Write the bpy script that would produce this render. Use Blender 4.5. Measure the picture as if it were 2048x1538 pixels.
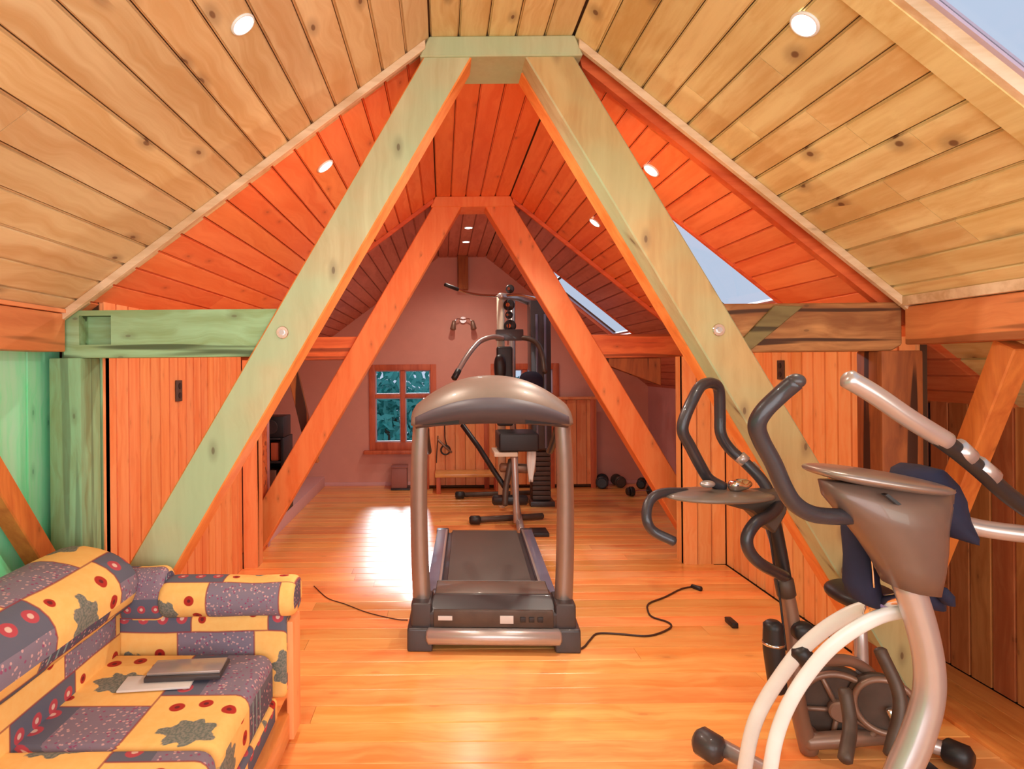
import bpy, bmesh, math, random
from math import sin, cos, pi, radians, floor as flr, sqrt
from mathutils import Vector, Matrix, noise

for o in list(bpy.data.objects):
    bpy.data.objects.remove(o)
S = bpy.context.scene
COL = S.collection

# ------------------------------------------------------------------ camera
HC, F, VX, VY, ROLL = 1.5, 1240.0, 885.0, 733.0, radians(0.5)
cam = bpy.data.objects.new('camera', bpy.data.cameras.new('camera'))
COL.objects.link(cam)
cam.data.sensor_width = 36
cam.data.lens = F / 2048 * 36
cam.data.shift_x = (1024 - VX) / 2048
cam.data.shift_y = (VY - 769) / 2048
cam.data.clip_start = 0.02
cam.matrix_world = Matrix.Translation((0, 0, HC)) @ Matrix.Rotation(radians(90), 4, 'X') @ Matrix.Rotation(-ROLL, 4, 'Z')
S.camera = cam
S.view_settings.view_transform = 'Standard'
S.view_settings.look = 'None'
S.view_settings.gamma = 1
S.view_settings.use_curve_mapping = False
S.view_settings.exposure = 0.0

# ------------------------------------------------------------------ sky and big lights
w = bpy.data.worlds.new('sky'); S.world = w; w.use_nodes = True
w.node_tree.nodes['Background'].inputs[0].default_value = (0.66, 0.74, 0.93, 1)
w.node_tree.nodes['Background'].inputs[1].default_value = 0.92

def area(name, loc, target, sx, sy, power, color):
    l = bpy.data.lights.new(name, 'AREA'); l.shape = 'RECTANGLE'; l.size = sx; l.size_y = sy
    l.energy = power; l.color = color
    o = bpy.data.objects.new(name, l); COL.objects.link(o); o.location = loc
    o.rotation_euler = (Vector(target) - Vector(loc)).to_track_quat('-Z', 'Y').to_euler()
    return o
area('fill_behind', (0.2, -1.05, 1.5), (0.2, 3.0, 1.75), 3.0, 1.9, 80, (0.88, 0.95, 1.0))  # added fill lamp, out of view behind the camera
area('side_fill', (2.2, -0.9, 1.2), (-1.7, 2.3, 1.0), 1.0, 1.4, 26, (0.80, 1.0, 0.93))  # added greenish fill, unseen, to brighten the left wall
sun = bpy.data.lights.new('sun', 'SUN'); sun.energy = 2.6; sun.angle = 0.12; sun.color = (0.90, 0.94, 1.0)
so = bpy.data.objects.new('sun', sun); COL.objects.link(so); so.location = (0, 20, 10)
so.rotation_euler = Vector((0.02, -1, -0.42)).to_track_quat('-Z', 'Y').to_euler()

# ------------------------------------------------------------------ helpers
def P(px, py, d):
    """a point of the room seen at a photo position, at depth d metres along the room"""
    u = px - VX; v = VY - py
    u0 = u * cos(ROLL) + v * sin(ROLL); v0 = -u * sin(ROLL) + v * cos(ROLL)
    t = d / F
    return Vector((u0 * t, d, HC + v0 * t))
def Pf(px, py, z):
    """same, on the horizontal plane at height z"""
    q = P(px, py, 1.0)
    t = (z - HC) / (q.z - HC)
    return Vector((q.x * t, t, z))

def setp(o, **k):
    for a, b in k.items():
        if b is not None: o[a] = b
    return o
def adopt(o, parent):
    if parent is not None:
        o.parent = parent
        m = Matrix.Identity(4); p = parent
        chain = []
        while p is not None:
            chain.append(p); p = p.parent
        for p in reversed(chain):
            m = m @ p.matrix_parent_inverse @ p.matrix_basis
        o.matrix_parent_inverse = m.inverted()
def link(name, me, parent=None, mat=None):
    o = bpy.data.objects.new(name, me); COL.objects.link(o)
    if mat is not None and me is not None and len(me.materials) == 0:
        me.materials.append(mat)
    adopt(o, parent)
    return o
def thing(name, label, cat, loc=(0, 0, 0), group=None):
    o = bpy.data.objects.new(name, None); COL.objects.link(o)
    o.empty_display_size = 0.1
    o.location = loc
    setp(o, label=label, category=cat, group=group)
    return o
def meshdata(name, vs, fs, smooth=False, uvs=None):
    me = bpy.data.meshes.new(name); me.from_pydata([tuple(v) for v in vs], [], fs); me.update()
    bm = bmesh.new(); bm.from_mesh(me)
    if uvs:
        lay = bm.loops.layers.uv.new('UVMap')
        bm.verts.ensure_lookup_table()
        for f in bm.faces:
            for l in f.loops: l[lay].uv = uvs[l.vert.index]
    bmesh.ops.recalc_face_normals(bm, faces=bm.faces)
    bm.to_mesh(me); bm.free()
    if smooth:
        for p in me.polygons: p.use_smooth = True
    return me
def bevelmesh(me, w, seg=2, smooth=True):
    bm = bmesh.new(); bm.from_mesh(me)
    es = [e for e in bm.edges if len(e.link_faces) == 2 and e.calc_face_angle(0) > 0.5]
    bmesh.ops.bevel(bm, geom=es, offset=w, segments=seg, affect='EDGES', profile=0.6)
    bm.to_mesh(me); bm.free()
    if smooth:
        for p in me.polygons: p.use_smooth = True
        try: me.set_sharp_from_angle(angle=radians(35))
        except Exception: pass
    return me
BOXF = [(0, 1, 3, 2), (4, 6, 7, 5), (0, 4, 5, 1), (2, 3, 7, 6), (0, 2, 6, 4), (1, 5, 7, 3)]
def boxv(a, b):
    return [(x, y, z) for x in (a[0], b[0]) for y in (a[1], b[1]) for z in (a[2], b[2])]
def box(name, a, b, mat, parent=None, bev=0.0, seg=2):
    me = meshdata(name, boxv(a, b), BOXF)
    if bev: bevelmesh(me, bev, seg)
    return link(name, me, parent, mat)
def boxes(name, lst, mat, parent=None):
    vs = []; fs = []
    for a, b in lst:
        n = len(vs); vs += boxv(a, b); fs += [tuple(i + n for i in f) for f in BOXF]
    return link(name, meshdata(name, vs, fs), parent, mat)
def prism(name, poly, y0, y1, mat, parent=None, bev=0.0, side_mat=None, axis='Y'):
    """polygon of (x,z) points, extruded along y (or of (y,z) along x)"""
    n = len(poly)
    if axis == 'Y': vs = [(x, y0, z) for x, z in poly] + [(x, y1, z) for x, z in poly]
    elif axis == 'X': vs = [(y0, x, z) for x, z in poly] + [(y1, x, z) for x, z in poly]
    else: vs = [(x, z, y0) for x, z in poly] + [(x, z, y1) for x, z in poly]
    fs = [tuple(range(n)), tuple(range(2 * n - 1, n - 1, -1))] + [(i, (i + 1) % n, n + (i + 1) % n, n + i) for i in range(n)]
    me = meshdata(name, vs, fs)
    if bev: bevelmesh(me, bev, 1, False)
    o = link(name, me, parent, mat)
    if side_mat:
        me.materials.append(side_mat)
        for p in me.polygons:
            if abs(p.normal.y) < 0.75: p.material_index = 1
    return o
def smoothpath(pts, sub=6):
    pts = [Vector(p) for p in pts]
    if len(pts) < 3 or sub <= 1: return pts
    q = [2 * pts[0] - pts[1]] + pts + [2 * pts[-1] - pts[-2]]
    out = []
    for i in range(1, len(q) - 2):
        for k in range(sub):
            t = k / sub
            a, b, c, d = q[i - 1], q[i], q[i + 1], q[i + 2]
            out.append(0.5 * ((2 * b) + (-a + c) * t + (2 * a - 5 * b + 4 * c - d) * t * t + (-a + 3 * b - 3 * c + d) * t ** 3))
    out.append(pts[-1])
    return out
def tubemesh(name, pts, r, seg=12, sub=6, flat=1.0, rounded=True, up=None):
    path = smoothpath(pts, sub)
    n = len(path)
    rr = r if isinstance(r, (list, tuple)) else None
    def rad(i):
        if rr is None: return r
        t = i / (n - 1) * (len(rr) - 1); k = min(int(t), len(rr) - 2); return rr[k] + (rr[k + 1] - rr[k]) * (t - k)
    tans = [(path[min(i + 1, n - 1)] - path[max(i - 1, 0)]).normalized() for i in range(n)]
    ref = Vector(up) if up else (Vector((0, 0, 1)) if abs(tans[0].z) < 0.9 else Vector((0, 1, 0)))
    nrm = (ref - tans[0] * ref.dot(tans[0])).normalized()
    vs = []; rings = []
    def ring(c, nn, bb, rad_):
        st = len(vs)
        for k in range(seg):
            a = 2 * pi * k / seg
            vs.append(c + nn * (cos(a) * rad_) + bb * (sin(a) * rad_ * flat))
        rings.append(st)
    for i in range(n):
        t = tans[i]
        if i: nrm = (nrm - t * nrm.dot(t)).normalized()
        b = t.cross(nrm)
        R_ = rad(i)
        if rounded and i == 0:
            ring(path[0] - t * R_ * 0.35, nrm, b, R_ * 0.6)
        ring(path[i], nrm, b, R_)
        if rounded and i == n - 1:
            ring(path[i] + t * R_ * 0.35, nrm, b, R_ * 0.6)
    fs = []
    for j in range(len(rings) - 1):
        a, b = rings[j], rings[j + 1]
        for k in range(seg): fs.append((a + k, a + (k + 1) % seg, b + (k + 1) % seg, b + k))
    fs.append(tuple(rings[0] + k for k in range(seg))); fs.append(tuple(rings[-1] + k for k in range(seg)))
    me = meshdata(name, vs, fs, True)
    return me
def tube(name, pts, r, mat, parent=None, **k):
    return link(name, tubemesh(name, pts, r, **k), parent, mat)
def discm(name, c, normal, r, th, mat, parent=None, seg=28, bev=0.0):
    n = Vector(normal).normalized(); c = Vector(c)
    a = n.orthogonal().normalized(); b = n.cross(a)
    vs = []
    prof = [(r - bev, -th / 2), (r, -th / 2 + bev), (r, th / 2 - bev), (r - bev, th / 2)] if bev else [(r, -th / 2), (r, th / 2)]
    for (q, h) in prof:
        for k in range(seg):
            t = 2 * pi * k / seg; vs.append(c + n * h + a * cos(t) * q + b * sin(t) * q)
    fs = []
    for j in range(len(prof) - 1):
        for k in range(seg): fs.append((j * seg + k, j * seg + (k + 1) % seg, (j + 1) * seg + (k + 1) % seg, (j + 1) * seg + k))
    fs.append(tuple(range(seg))); m = (len(prof) - 1) * seg; fs.append(tuple(m + k for k in range(seg)))
    me = meshdata(name, vs, fs, True)
    try: me.set_sharp_from_angle(angle=radians(40))
    except Exception: pass
    return link(name, me, parent, mat)
def torusm(name, c, normal, R, r, mat, parent=None, seg=36):
    n = Vector(normal).normalized(); a = n.orthogonal().normalized(); b = n.cross(a); c = Vector(c)
    vs = []; fs = []
    for i in range(seg):
        t = 2 * pi * i / seg; d = a * cos(t) + b * sin(t)
        for k in range(8):
            s = 2 * pi * k / 8; vs.append(c + d * (R + r * cos(s)) + n * r * sin(s))
    for i in range(seg):
        for k in range(8):
            fs.append((i * 8 + k, i * 8 + (k + 1) % 8, ((i + 1) % seg) * 8 + (k + 1) % 8, ((i + 1) % seg) * 8 + k))
    return link(name, meshdata(name, vs, fs, True), parent, mat)
def ellipsoid(name, c, rad, mat, parent=None, rot=None, power=1.0, nz=0.0, nscale=6, seg=28, rings=16):
    vs = []; c = Vector(c)
    M = rot.to_matrix() if rot else Matrix.Identity(3)
    def sp(v): return math.copysign(abs(v) ** power, v)
    for i in range(rings + 1):
        ph = -pi / 2 + pi * i / rings
        for k in range(seg):
            th = 2 * pi * k / seg
            v = Vector((sp(cos(ph)) * sp(cos(th)) * rad[0], sp(cos(ph)) * sp(sin(th)) * rad[1], sp(sin(ph)) * rad[2]))
            v = M @ v + c
            if nz: v += (v - c).normalized() * nz * noise.noise(v * nscale)
            vs.append(v)
    fs = []
    for i in range(rings):
        for k in range(seg): fs.append((i * seg + k, i * seg + (k + 1) % seg, (i + 1) * seg + (k + 1) % seg, (i + 1) * seg + k))
    me = meshdata(name, vs, fs, True)
    bm = bmesh.new(); bm.from_mesh(me); bmesh.ops.remove_doubles(bm, verts=bm.verts, dist=1e-5); bm.to_mesh(me); bm.free()
    return link(name, me, parent, mat)

# ------------------------------------------------------------------ materials
class N:
    def __init__(s, name):
        s.m = bpy.data.materials.new(name); s.m.use_nodes = True
        s.t = s.m.node_tree; s.b = s.t.nodes['Principled BSDF']; s.out = s.t.nodes['Material Output']
    def n(s, typ, **k):
        x = s.t.nodes.new(typ)
        for a, b in k.items(): setattr(x, a, b)
        return x
    def put(s, sock, v):
        if hasattr(v, 'node'): s.t.links.new(v, sock)
        else: sock.default_value = v
    def math(s, op, a, b=None, c=None, clamp=False):
        x = s.n('ShaderNodeMath', operation=op, use_clamp=clamp)
        s.put(x.inputs[0], a)
        if b is not None: s.put(x.inputs[1], b)
        if c is not None: s.put(x.inputs[2], c)
        return x.outputs[0]
    def vm(s, op, a, b=None):
        x = s.n('ShaderNodeVectorMath', operation=op)
        s.put(x.inputs[0], a)
        if b is not None: s.put(x.inputs[1], b)
        return x.outputs['Value'] if op in ('LENGTH', 'DISTANCE', 'DOT_PRODUCT') else x.outputs[0]
    def mix(s, f, a, b, blend='MIX'):
        x = s.n('ShaderNodeMix', data_type='RGBA', blend_type=blend)
        s.put(x.inputs[0], f); s.put(x.inputs[6], rgba(a)); s.put(x.inputs[7], rgba(b))
        return x.outputs[2]
    def noise(s, vec, scale, detail=3, rough=0.5, dist=0.0):
        x = s.n('ShaderNodeTexNoise'); s.put(x.inputs['Vector'], vec); x.inputs['Scale'].default_value = scale
        x.inputs['Detail'].default_value = detail; x.inputs['Roughness'].default_value = rough; x.inputs['Distortion'].default_value = dist
        return x.outputs['Fac']
    def ramp(s, f, a, b, lo=0.0, hi=1.0):
        x = s.n('ShaderNodeMapRange', clamp=True); x.interpolation_type = 'SMOOTHSTEP'
        s.put(x.inputs[0], f); x.inputs[1].default_value = a; x.inputs[2].default_value = b
        x.inputs[3].default_value = lo; x.inputs[4].default_value = hi
        return x.outputs[0]
    def bump(s, h, strength=0.3, dist=0.002):
        x = s.n('ShaderNodeBump'); x.inputs['Strength'].default_value = strength; x.inputs['Distance'].default_value = dist
        s.put(x.inputs['Height'], h); s.t.links.new(x.outputs[0], s.b.inputs['Normal'])
def rgba(c):
    if hasattr(c, 'node'): return c
    return (c[0], c[1], c[2], 1) if len(c) == 3 else c
def srgb(r, g, b):
    f = lambda v: (v / 255 / 12.92) if v <= 10 else ((v / 255 + 0.055) / 1.055) ** 2.4
    return (f(r), f(g), f(b))

def wood(name, light, dark, axis='Y', rough=0.45, coat=0.0, vary=0.35, grain=1.0, knots=0.8, knot_scale=3.2, crack=0.0, green_cast=None, green_cast_fac=0.0, knot_col=None, coat_rough=0.08):
    m = N(name)
    geo = m.n('ShaderNodeNewGeometry').outputs['Position']
    oi = m.n('ShaderNodeObjectInfo').outputs['Random']
    off = m.n('ShaderNodeCombineXYZ')
    for i, k in enumerate((37.0, 71.0, 53.0)): m.put(off.inputs[i], m.math('MULTIPLY', oi, k))
    pos = m.vm('ADD', geo, off.outputs[0])
    st = {'X': (0.06, 1, 1), 'Y': (1, 0.06, 1), 'Z': (1, 1, 0.06)}[axis]
    warp = m.noise(pos, 3.0, 2)
    cw = m.n('ShaderNodeCombineXYZ')
    for i in range(3): m.put(cw.inputs[i], m.math('MULTIPLY', warp, 0.12 if st[i] == 1 else 0.0))
    sp = m.vm('ADD', m.vm('MULTIPLY', pos, st), cw.outputs[0])
    g1 = m.noise(sp, 38 * grain, 4, 0.6)
    g2 = m.noise(sp, 8 * grain, 3, 0.55, 0.6)
    f = m.math('ADD', m.math('MULTIPLY', g1, 0.45), m.math('MULTIPLY', g2, 0.75))
    f = m.ramp(f, 0.42, 0.80)
    col = m.mix(f, light, dark)
    # board to board tone
    tone = m.math('ADD', m.math('MULTIPLY', m.math('FRACT', m.math('MULTIPLY', oi, 91.7)), vary), 1 - vary * 0.5)
    hs = m.n('ShaderNodeHueSaturation'); m.put(hs.inputs['Color'], col); m.put(hs.inputs['Value'], tone)
    m.put(hs.inputs['Hue'], m.math('ADD', 0.5, m.math('MULTIPLY', m.math('SUBTRACT', m.math('FRACT', m.math('MULTIPLY', oi, 17.3)), 0.5), 0.02 * vary / 0.35)))
    col = hs.outputs[0]
    if green_cast is not None:  # greenish light cast mixed in as patchy colour
        wf = m.ramp(m.noise(pos, 1.6, 3, 0.6), 0.35, 0.65, 0.15, 1.0)
        col = m.mix(m.math('MULTIPLY', wf, green_cast_fac), col, green_cast)
    if knots:
        px = m.n('ShaderNodeSeparateXYZ'); m.put(px.inputs[0], pos)
        X_, Y_, Z_ = px.outputs
        ab = {'X': (m.math('MULTIPLY', X_, 0.45), m.math('ADD', Y_, Z_)), 'Y': (m.math('ADD', X_, m.math('MULTIPLY', Z_, 0.37)), m.math('MULTIPLY', Y_, 0.45)), 'Z': (m.math('ADD', X_, Y_), m.math('MULTIPLY', Z_, 0.45))}[axis]
        kc = m.n('ShaderNodeCombineXYZ'); m.put(kc.inputs[0], ab[0]); m.put(kc.inputs[1], ab[1])
        v = m.n('ShaderNodeTexVoronoi', voronoi_dimensions='2D'); m.put(v.inputs['Vector'], kc.outputs[0]); v.inputs['Scale'].default_value = knot_scale * 3.2
        sep = m.n('ShaderNodeSeparateColor'); m.t.links.new(v.outputs['Color'], sep.inputs[0])
        ok = m.math('GREATER_THAN', sep.outputs[0], 0.75)
        kd = m.ramp(v.outputs['Distance'], 0.035, 0.085, 1.0, 0.0)
        ring = m.ramp(v.outputs['Distance'], 0.05, 0.24, 0.45, 0.0)
        kk = m.math('MULTIPLY', m.math('MAXIMUM', kd, ring), m.math('MULTIPLY', ok, knots))
        col = m.mix(kk, col, knot_col or tuple(c * 0.30 for c in dark))
    if crack:
        c1 = m.noise(m.vm('MULTIPLY', pos, tuple(1 if a == 1 else 0.04 for a in st)), 16, 2, 0.5)
        cf = m.ramp(c1, 0.38, 0.43, 1.0, 0.0)
        col = m.mix(m.math('MULTIPLY', cf, crack), col, tuple(c * 0.25 for c in dark))
    m.put(m.b.inputs['Base Color'], col)
    m.b.inputs['Roughness'].default_value = rough
    m.b.inputs['Coat Weight'].default_value = coat
    m.b.inputs['Coat Roughness'].default_value = coat_rough
    m.bump(g1, 0.25, 0.0012)
    return m.m
def plain(name, c, rough=0.5, metal=0.0, coat=0.0, vary=0.06, nscale=25, bumpy=0.0, alpha=None, sheen=0.0):
    m = N(name)
    pos = m.n('ShaderNodeTexCoord').outputs['Object']
    f = m.noise(pos, nscale, 3)
    m.put(m.b.inputs['Base Color'], m.mix(f, tuple(max(0, x * (1 - vary)) for x in c), tuple(min(1, x * (1 + vary)) for x in c)))
    m.b.inputs['Roughness'].default_value = rough; m.b.inputs['Metallic'].default_value = metal
    m.b.inputs['Coat Weight'].default_value = coat
    if sheen: m.b.inputs['Sheen Weight'].default_value = sheen
    if bumpy: m.bump(f, bumpy, 0.003)
    return m.m
def emit(name, c, s):
    m = N(name); m.b.inputs['Base Color'].default_value = rgba(c)
    m.b.inputs['Emission Color'].default_value = rgba(c); m.b.inputs['Emission Strength'].default_value = s
    return m.m
def glass(name):
    m = N(name)
    tr = m.n('ShaderNodeBsdfTransparent'); gl = m.n('ShaderNodeBsdfGlossy'); gl.inputs['Roughness'].default_value = 0.02
    fr = m.n('ShaderNodeLayerWeight'); fr.inputs['Blend'].default_value = 0.06
    mx = m.n('ShaderNodeMixShader'); m.put(mx.inputs[0], m.math('MULTIPLY', fr.outputs['Facing'], 0.35))
    m.t.links.new(tr.outputs[0], mx.inputs[1]); m.t.links.new(gl.outputs[0], mx.inputs[2])
    m.t.links.new(mx.outputs[0], m.out.inputs['Surface'])
    tr.inputs[0].default_value = (0.93, 0.96, 0.97, 1)
    return m.m

MAT = {}
MAT['ceil_near'] = wood('pine_ceiling_pale', srgb(232, 204, 156), srgb(210, 166, 112), 'Y', 0.5, vary=0.16, knots=0.85, knot_scale=2.2, knot_col=srgb(105, 62, 38))
MAT['ceil_near_right'] = wood('pine_ceiling_honey', srgb(232, 210, 150), srgb(210, 172, 108), 'Y', 0.5, vary=0.16, knots=0.9, knot_scale=2.6, knot_col=srgb(100, 60, 35))
MAT['ceil_mid'] = wood('pine_ceiling_red_cast', srgb(246, 145, 88), srgb(232, 118, 62), 'Y', 0.5, vary=0.14, knots=0.5, knot_scale=2.5, knot_col=srgb(140, 45, 20))  # orange-red light cast of the middle bay put into the wood colour
MAT['ceil_far'] = wood('pine_ceiling_brown', srgb(214, 136, 112), srgb(190, 110, 88), 'Y', 0.5, vary=0.12, knots=0.3)  # browner boards for the far bay
MAT['floor'] = wood('pine_floor', srgb(255, 190, 112), srgb(246, 150, 76), 'X', 0.30, coat=0.5, vary=0.30, knots=0.35, knot_scale=1.6, grain=0.8, knot_col=srgb(165, 75, 30), coat_rough=0.2)
MAT['floor_y'] = wood('pine_floor_side', srgb(240, 160, 86), srgb(215, 125, 60), 'Y', 0.35, coat=0.3, vary=0.25, knots=0.3)
MAT['panel'] = wood('pine_panel_orange', srgb(252, 172, 112), srgb(240, 140, 80), 'Z', 0.5, vary=0.13, knots=0.25, knot_col=srgb(150, 60, 25))  # warm light cast of the middle bay put into the panel colour
MAT['panel_right'] = wood('pine_panel_yellow_orange', srgb(255, 196, 128), srgb(246, 162, 92), 'Z', 0.5, vary=0.13, knots=0.25, knot_col=srgb(150, 60, 25))  # yellower light cast on the right put into these boards
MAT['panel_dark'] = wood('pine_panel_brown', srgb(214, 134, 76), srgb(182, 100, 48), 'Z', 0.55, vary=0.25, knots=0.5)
MAT['mint'] = wood('mint_cast_board', srgb(185, 255, 215), srgb(128, 255, 190), 'Z', 0.5, vary=0.2, knots=0.5, knot_col=srgb(40, 130, 90))  # green daylight on the left wall put into the board colour
MAT['beam_pale'] = wood('pale_green_cast_beam', srgb(206, 192, 148), srgb(186, 162, 116), 'Z', 0.5, vary=0.05, knots=0.8, knot_scale=2.4, green_cast=srgb(168, 200, 158), green_cast_fac=0.75, knot_col=srgb(95, 75, 50))  # pale green daylight cast painted over the beam wood
MAT['beam_honey'] = wood('honey_beam', srgb(208, 168, 108), srgb(188, 138, 78), 'Z', 0.5, vary=0.05, knots=0.8, knot_scale=2.4, green_cast=srgb(178, 195, 145), green_cast_fac=0.55, knot_col=srgb(95, 60, 35))  # honey wood with a weaker greenish light cast painted in
MAT['beam_side'] = wood('orange_beam_side', srgb(250, 160, 84), srgb(236, 130, 55), 'Z', 0.5, vary=0.05, knots=0.2)
MAT['old_green'] = wood('weathered_green_cast_timber', srgb(165, 205, 158), srgb(140, 165, 110), 'X', 0.7, vary=0.1, knots=0.6, crack=0.9, knot_col=srgb(90, 70, 45))  # old cracked timber, its green a daylight cast put into the colour
MAT['old_green_z'] = wood('weathered_green_cast_post', srgb(150, 198, 150), srgb(135, 150, 100), 'Z', 0.7, vary=0.1, knots=0.6, crack=0.45, knot_col=srgb(90, 80, 50))  # cracked post, green daylight cast put into its colour
MAT['old_brown'] = wood('weathered_brown_timber', srgb(205, 145, 88), srgb(140, 84, 44), 'X', 0.7, vary=0.1, knots=0.6, crack=1.0)
MAT['old_brown_z'] = wood('weathered_brown_post', srgb(178, 104, 50), srgb(132, 70, 32), 'Z', 0.7, vary=0.1, knots=0.6, crack=1.0)
MAT['purlin'] = wood('orange_purlin', srgb(236, 155, 98), srgb(214, 126, 74), 'Y', 0.6, vary=0.1, knots=0.6, crack=0.6)
MAT['brace'] = wood('brown_brace', srgb(215, 125, 55), srgb(185, 92, 36), 'Z', 0.6, vary=0.1, knots=0.5)
MAT['beam_far'] = wood('orange_cast_beam', srgb(250, 152, 86), srgb(242, 128, 62), 'Z', 0.5, vary=0.05, knots=0.5)  # warm light beyond the near truss put into the beam colour
MAT['tie_far'] = wood('orange_cast_tie', srgb(242, 132, 66), srgb(212, 96, 44), 'X', 0.6, vary=0.05, knots=0.5, crack=0.7)  # same warm light cast painted into ties and posts
MAT['batten'] = wood('pale_batten', srgb(236, 208, 172), srgb(205, 168, 125), 'X', 0.5, vary=0.05, knots=0.3)
MAT['batten_far'] = wood('orange_cast_batten', srgb(235, 115, 60), srgb(205, 85, 40), 'X', 0.5, vary=0.05, knots=0.1)  # orange light cast put into the batten colour
MAT['window_wood'] = wood('red_brown_window_wood', srgb(215, 110, 70), srgb(184, 82, 48), 'Z', 0.45, vary=0.1, knots=0.1)
MAT['dark_gap'] = plain('dark_backing', (0.10, 0.045, 0.02), 0.9)
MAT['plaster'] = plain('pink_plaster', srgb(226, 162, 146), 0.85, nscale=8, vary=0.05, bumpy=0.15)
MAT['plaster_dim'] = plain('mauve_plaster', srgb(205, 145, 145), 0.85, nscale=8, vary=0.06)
MAT['lilac'] = plain('lilac_paint', srgb(225, 175, 175), 0.6)
MAT['muntin'] = plain('pale_muntin', srgb(190, 170, 185), 0.5)
MAT['black'] = plain('black_plastic', (0.018, 0.016, 0.018), 0.42)
MAT['char'] = plain('charcoal_plastic', (0.05, 0.04, 0.042), 0.4, coat=0.2)
MAT['foam'] = plain('dark_foam_grip', (0.035, 0.031, 0.038), 0.36, nscale=120, bumpy=0.2, coat=0.25)
MAT['belt'] = plain('belt_rubber', (0.10, 0.085, 0.075), 0.45, nscale=160, bumpy=0.1)
MAT['silver'] = plain('silver_paint', (0.50, 0.44, 0.42), 0.30, metal=0.55, coat=0.3)
MAT['taupe'] = plain('taupe_metallic', (0.33, 0.27, 0.24), 0.34, metal=0.6, coat=0.3)
MAT['console'] = plain('bronze_console', (0.20, 0.155, 0.125), 0.42, metal=0.15, coat=0.2)
MAT['cowl'] = plain('dark_cowl', (0.085, 0.072, 0.085), 0.5)
MAT['chrome'] = plain('chrome', (0.75, 0.72, 0.70), 0.15, metal=1.0)
MAT['white'] = plain('white_paint', (0.80, 0.79, 0.76), 0.35, coat=0.3)
MAT['cream'] = plain('cream_paint', (0.75, 0.66, 0.52), 0.4, coat=0.2)
MAT['rail'] = plain('blue_grey_rail', (0.16, 0.16, 0.24), 0.35, coat=0.4)
MAT['navy'] = plain('navy_cloth', (0.012, 0.012, 0.035), 0.85, nscale=14, vary=0.5, bumpy=0.5)
MAT['iron'] = plain('dark_iron', (0.10, 0.07, 0.055), 0.5, metal=0.4, nscale=14, vary=0.4)
MAT['bronze'] = plain('brown_metal', (0.28, 0.17, 0.12), 0.4, metal=0.4, coat=0.2)
MAT['label_white'] = plain('white_label', (0.7, 0.66, 0.64), 0.5)
MAT['shadow_halving'] = wood('shadow_toned_halving', srgb(135, 118, 72), srgb(105, 82, 45), 'X', 0.7, vary=0.1, knots=0.3, crack=0.8)  # shadow tone put into the wood colour
MAT['hood'] = plain('dark_bronze_hood', (0.17, 0.105, 0.08), 0.38, metal=0.2, coat=0.2)
MAT['glass'] = glass('pane_glass')
MAT['lamp'] = emit('lamp_glow', (1.0, 0.93, 0.80), 9.0)
MAT['leaf'] = plain('teal_leaf', (0.04, 0.33, 0.30), 0.5, nscale=3, vary=0.5)
MAT['leaf2'] = plain('dark_teal_leaf', (0.02, 0.16, 0.17), 0.5, nscale=3, vary=0.5)
MAT['bark'] = plain('bark', (0.10, 0.06, 0.035), 0.9)
MAT['fridge'] = plain('pinkish_grey_casing', srgb(165, 105, 95), 0.5)
MAT['cord'] = plain('brown_black_cord', (0.05, 0.02, 0.012), 0.5)

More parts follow.
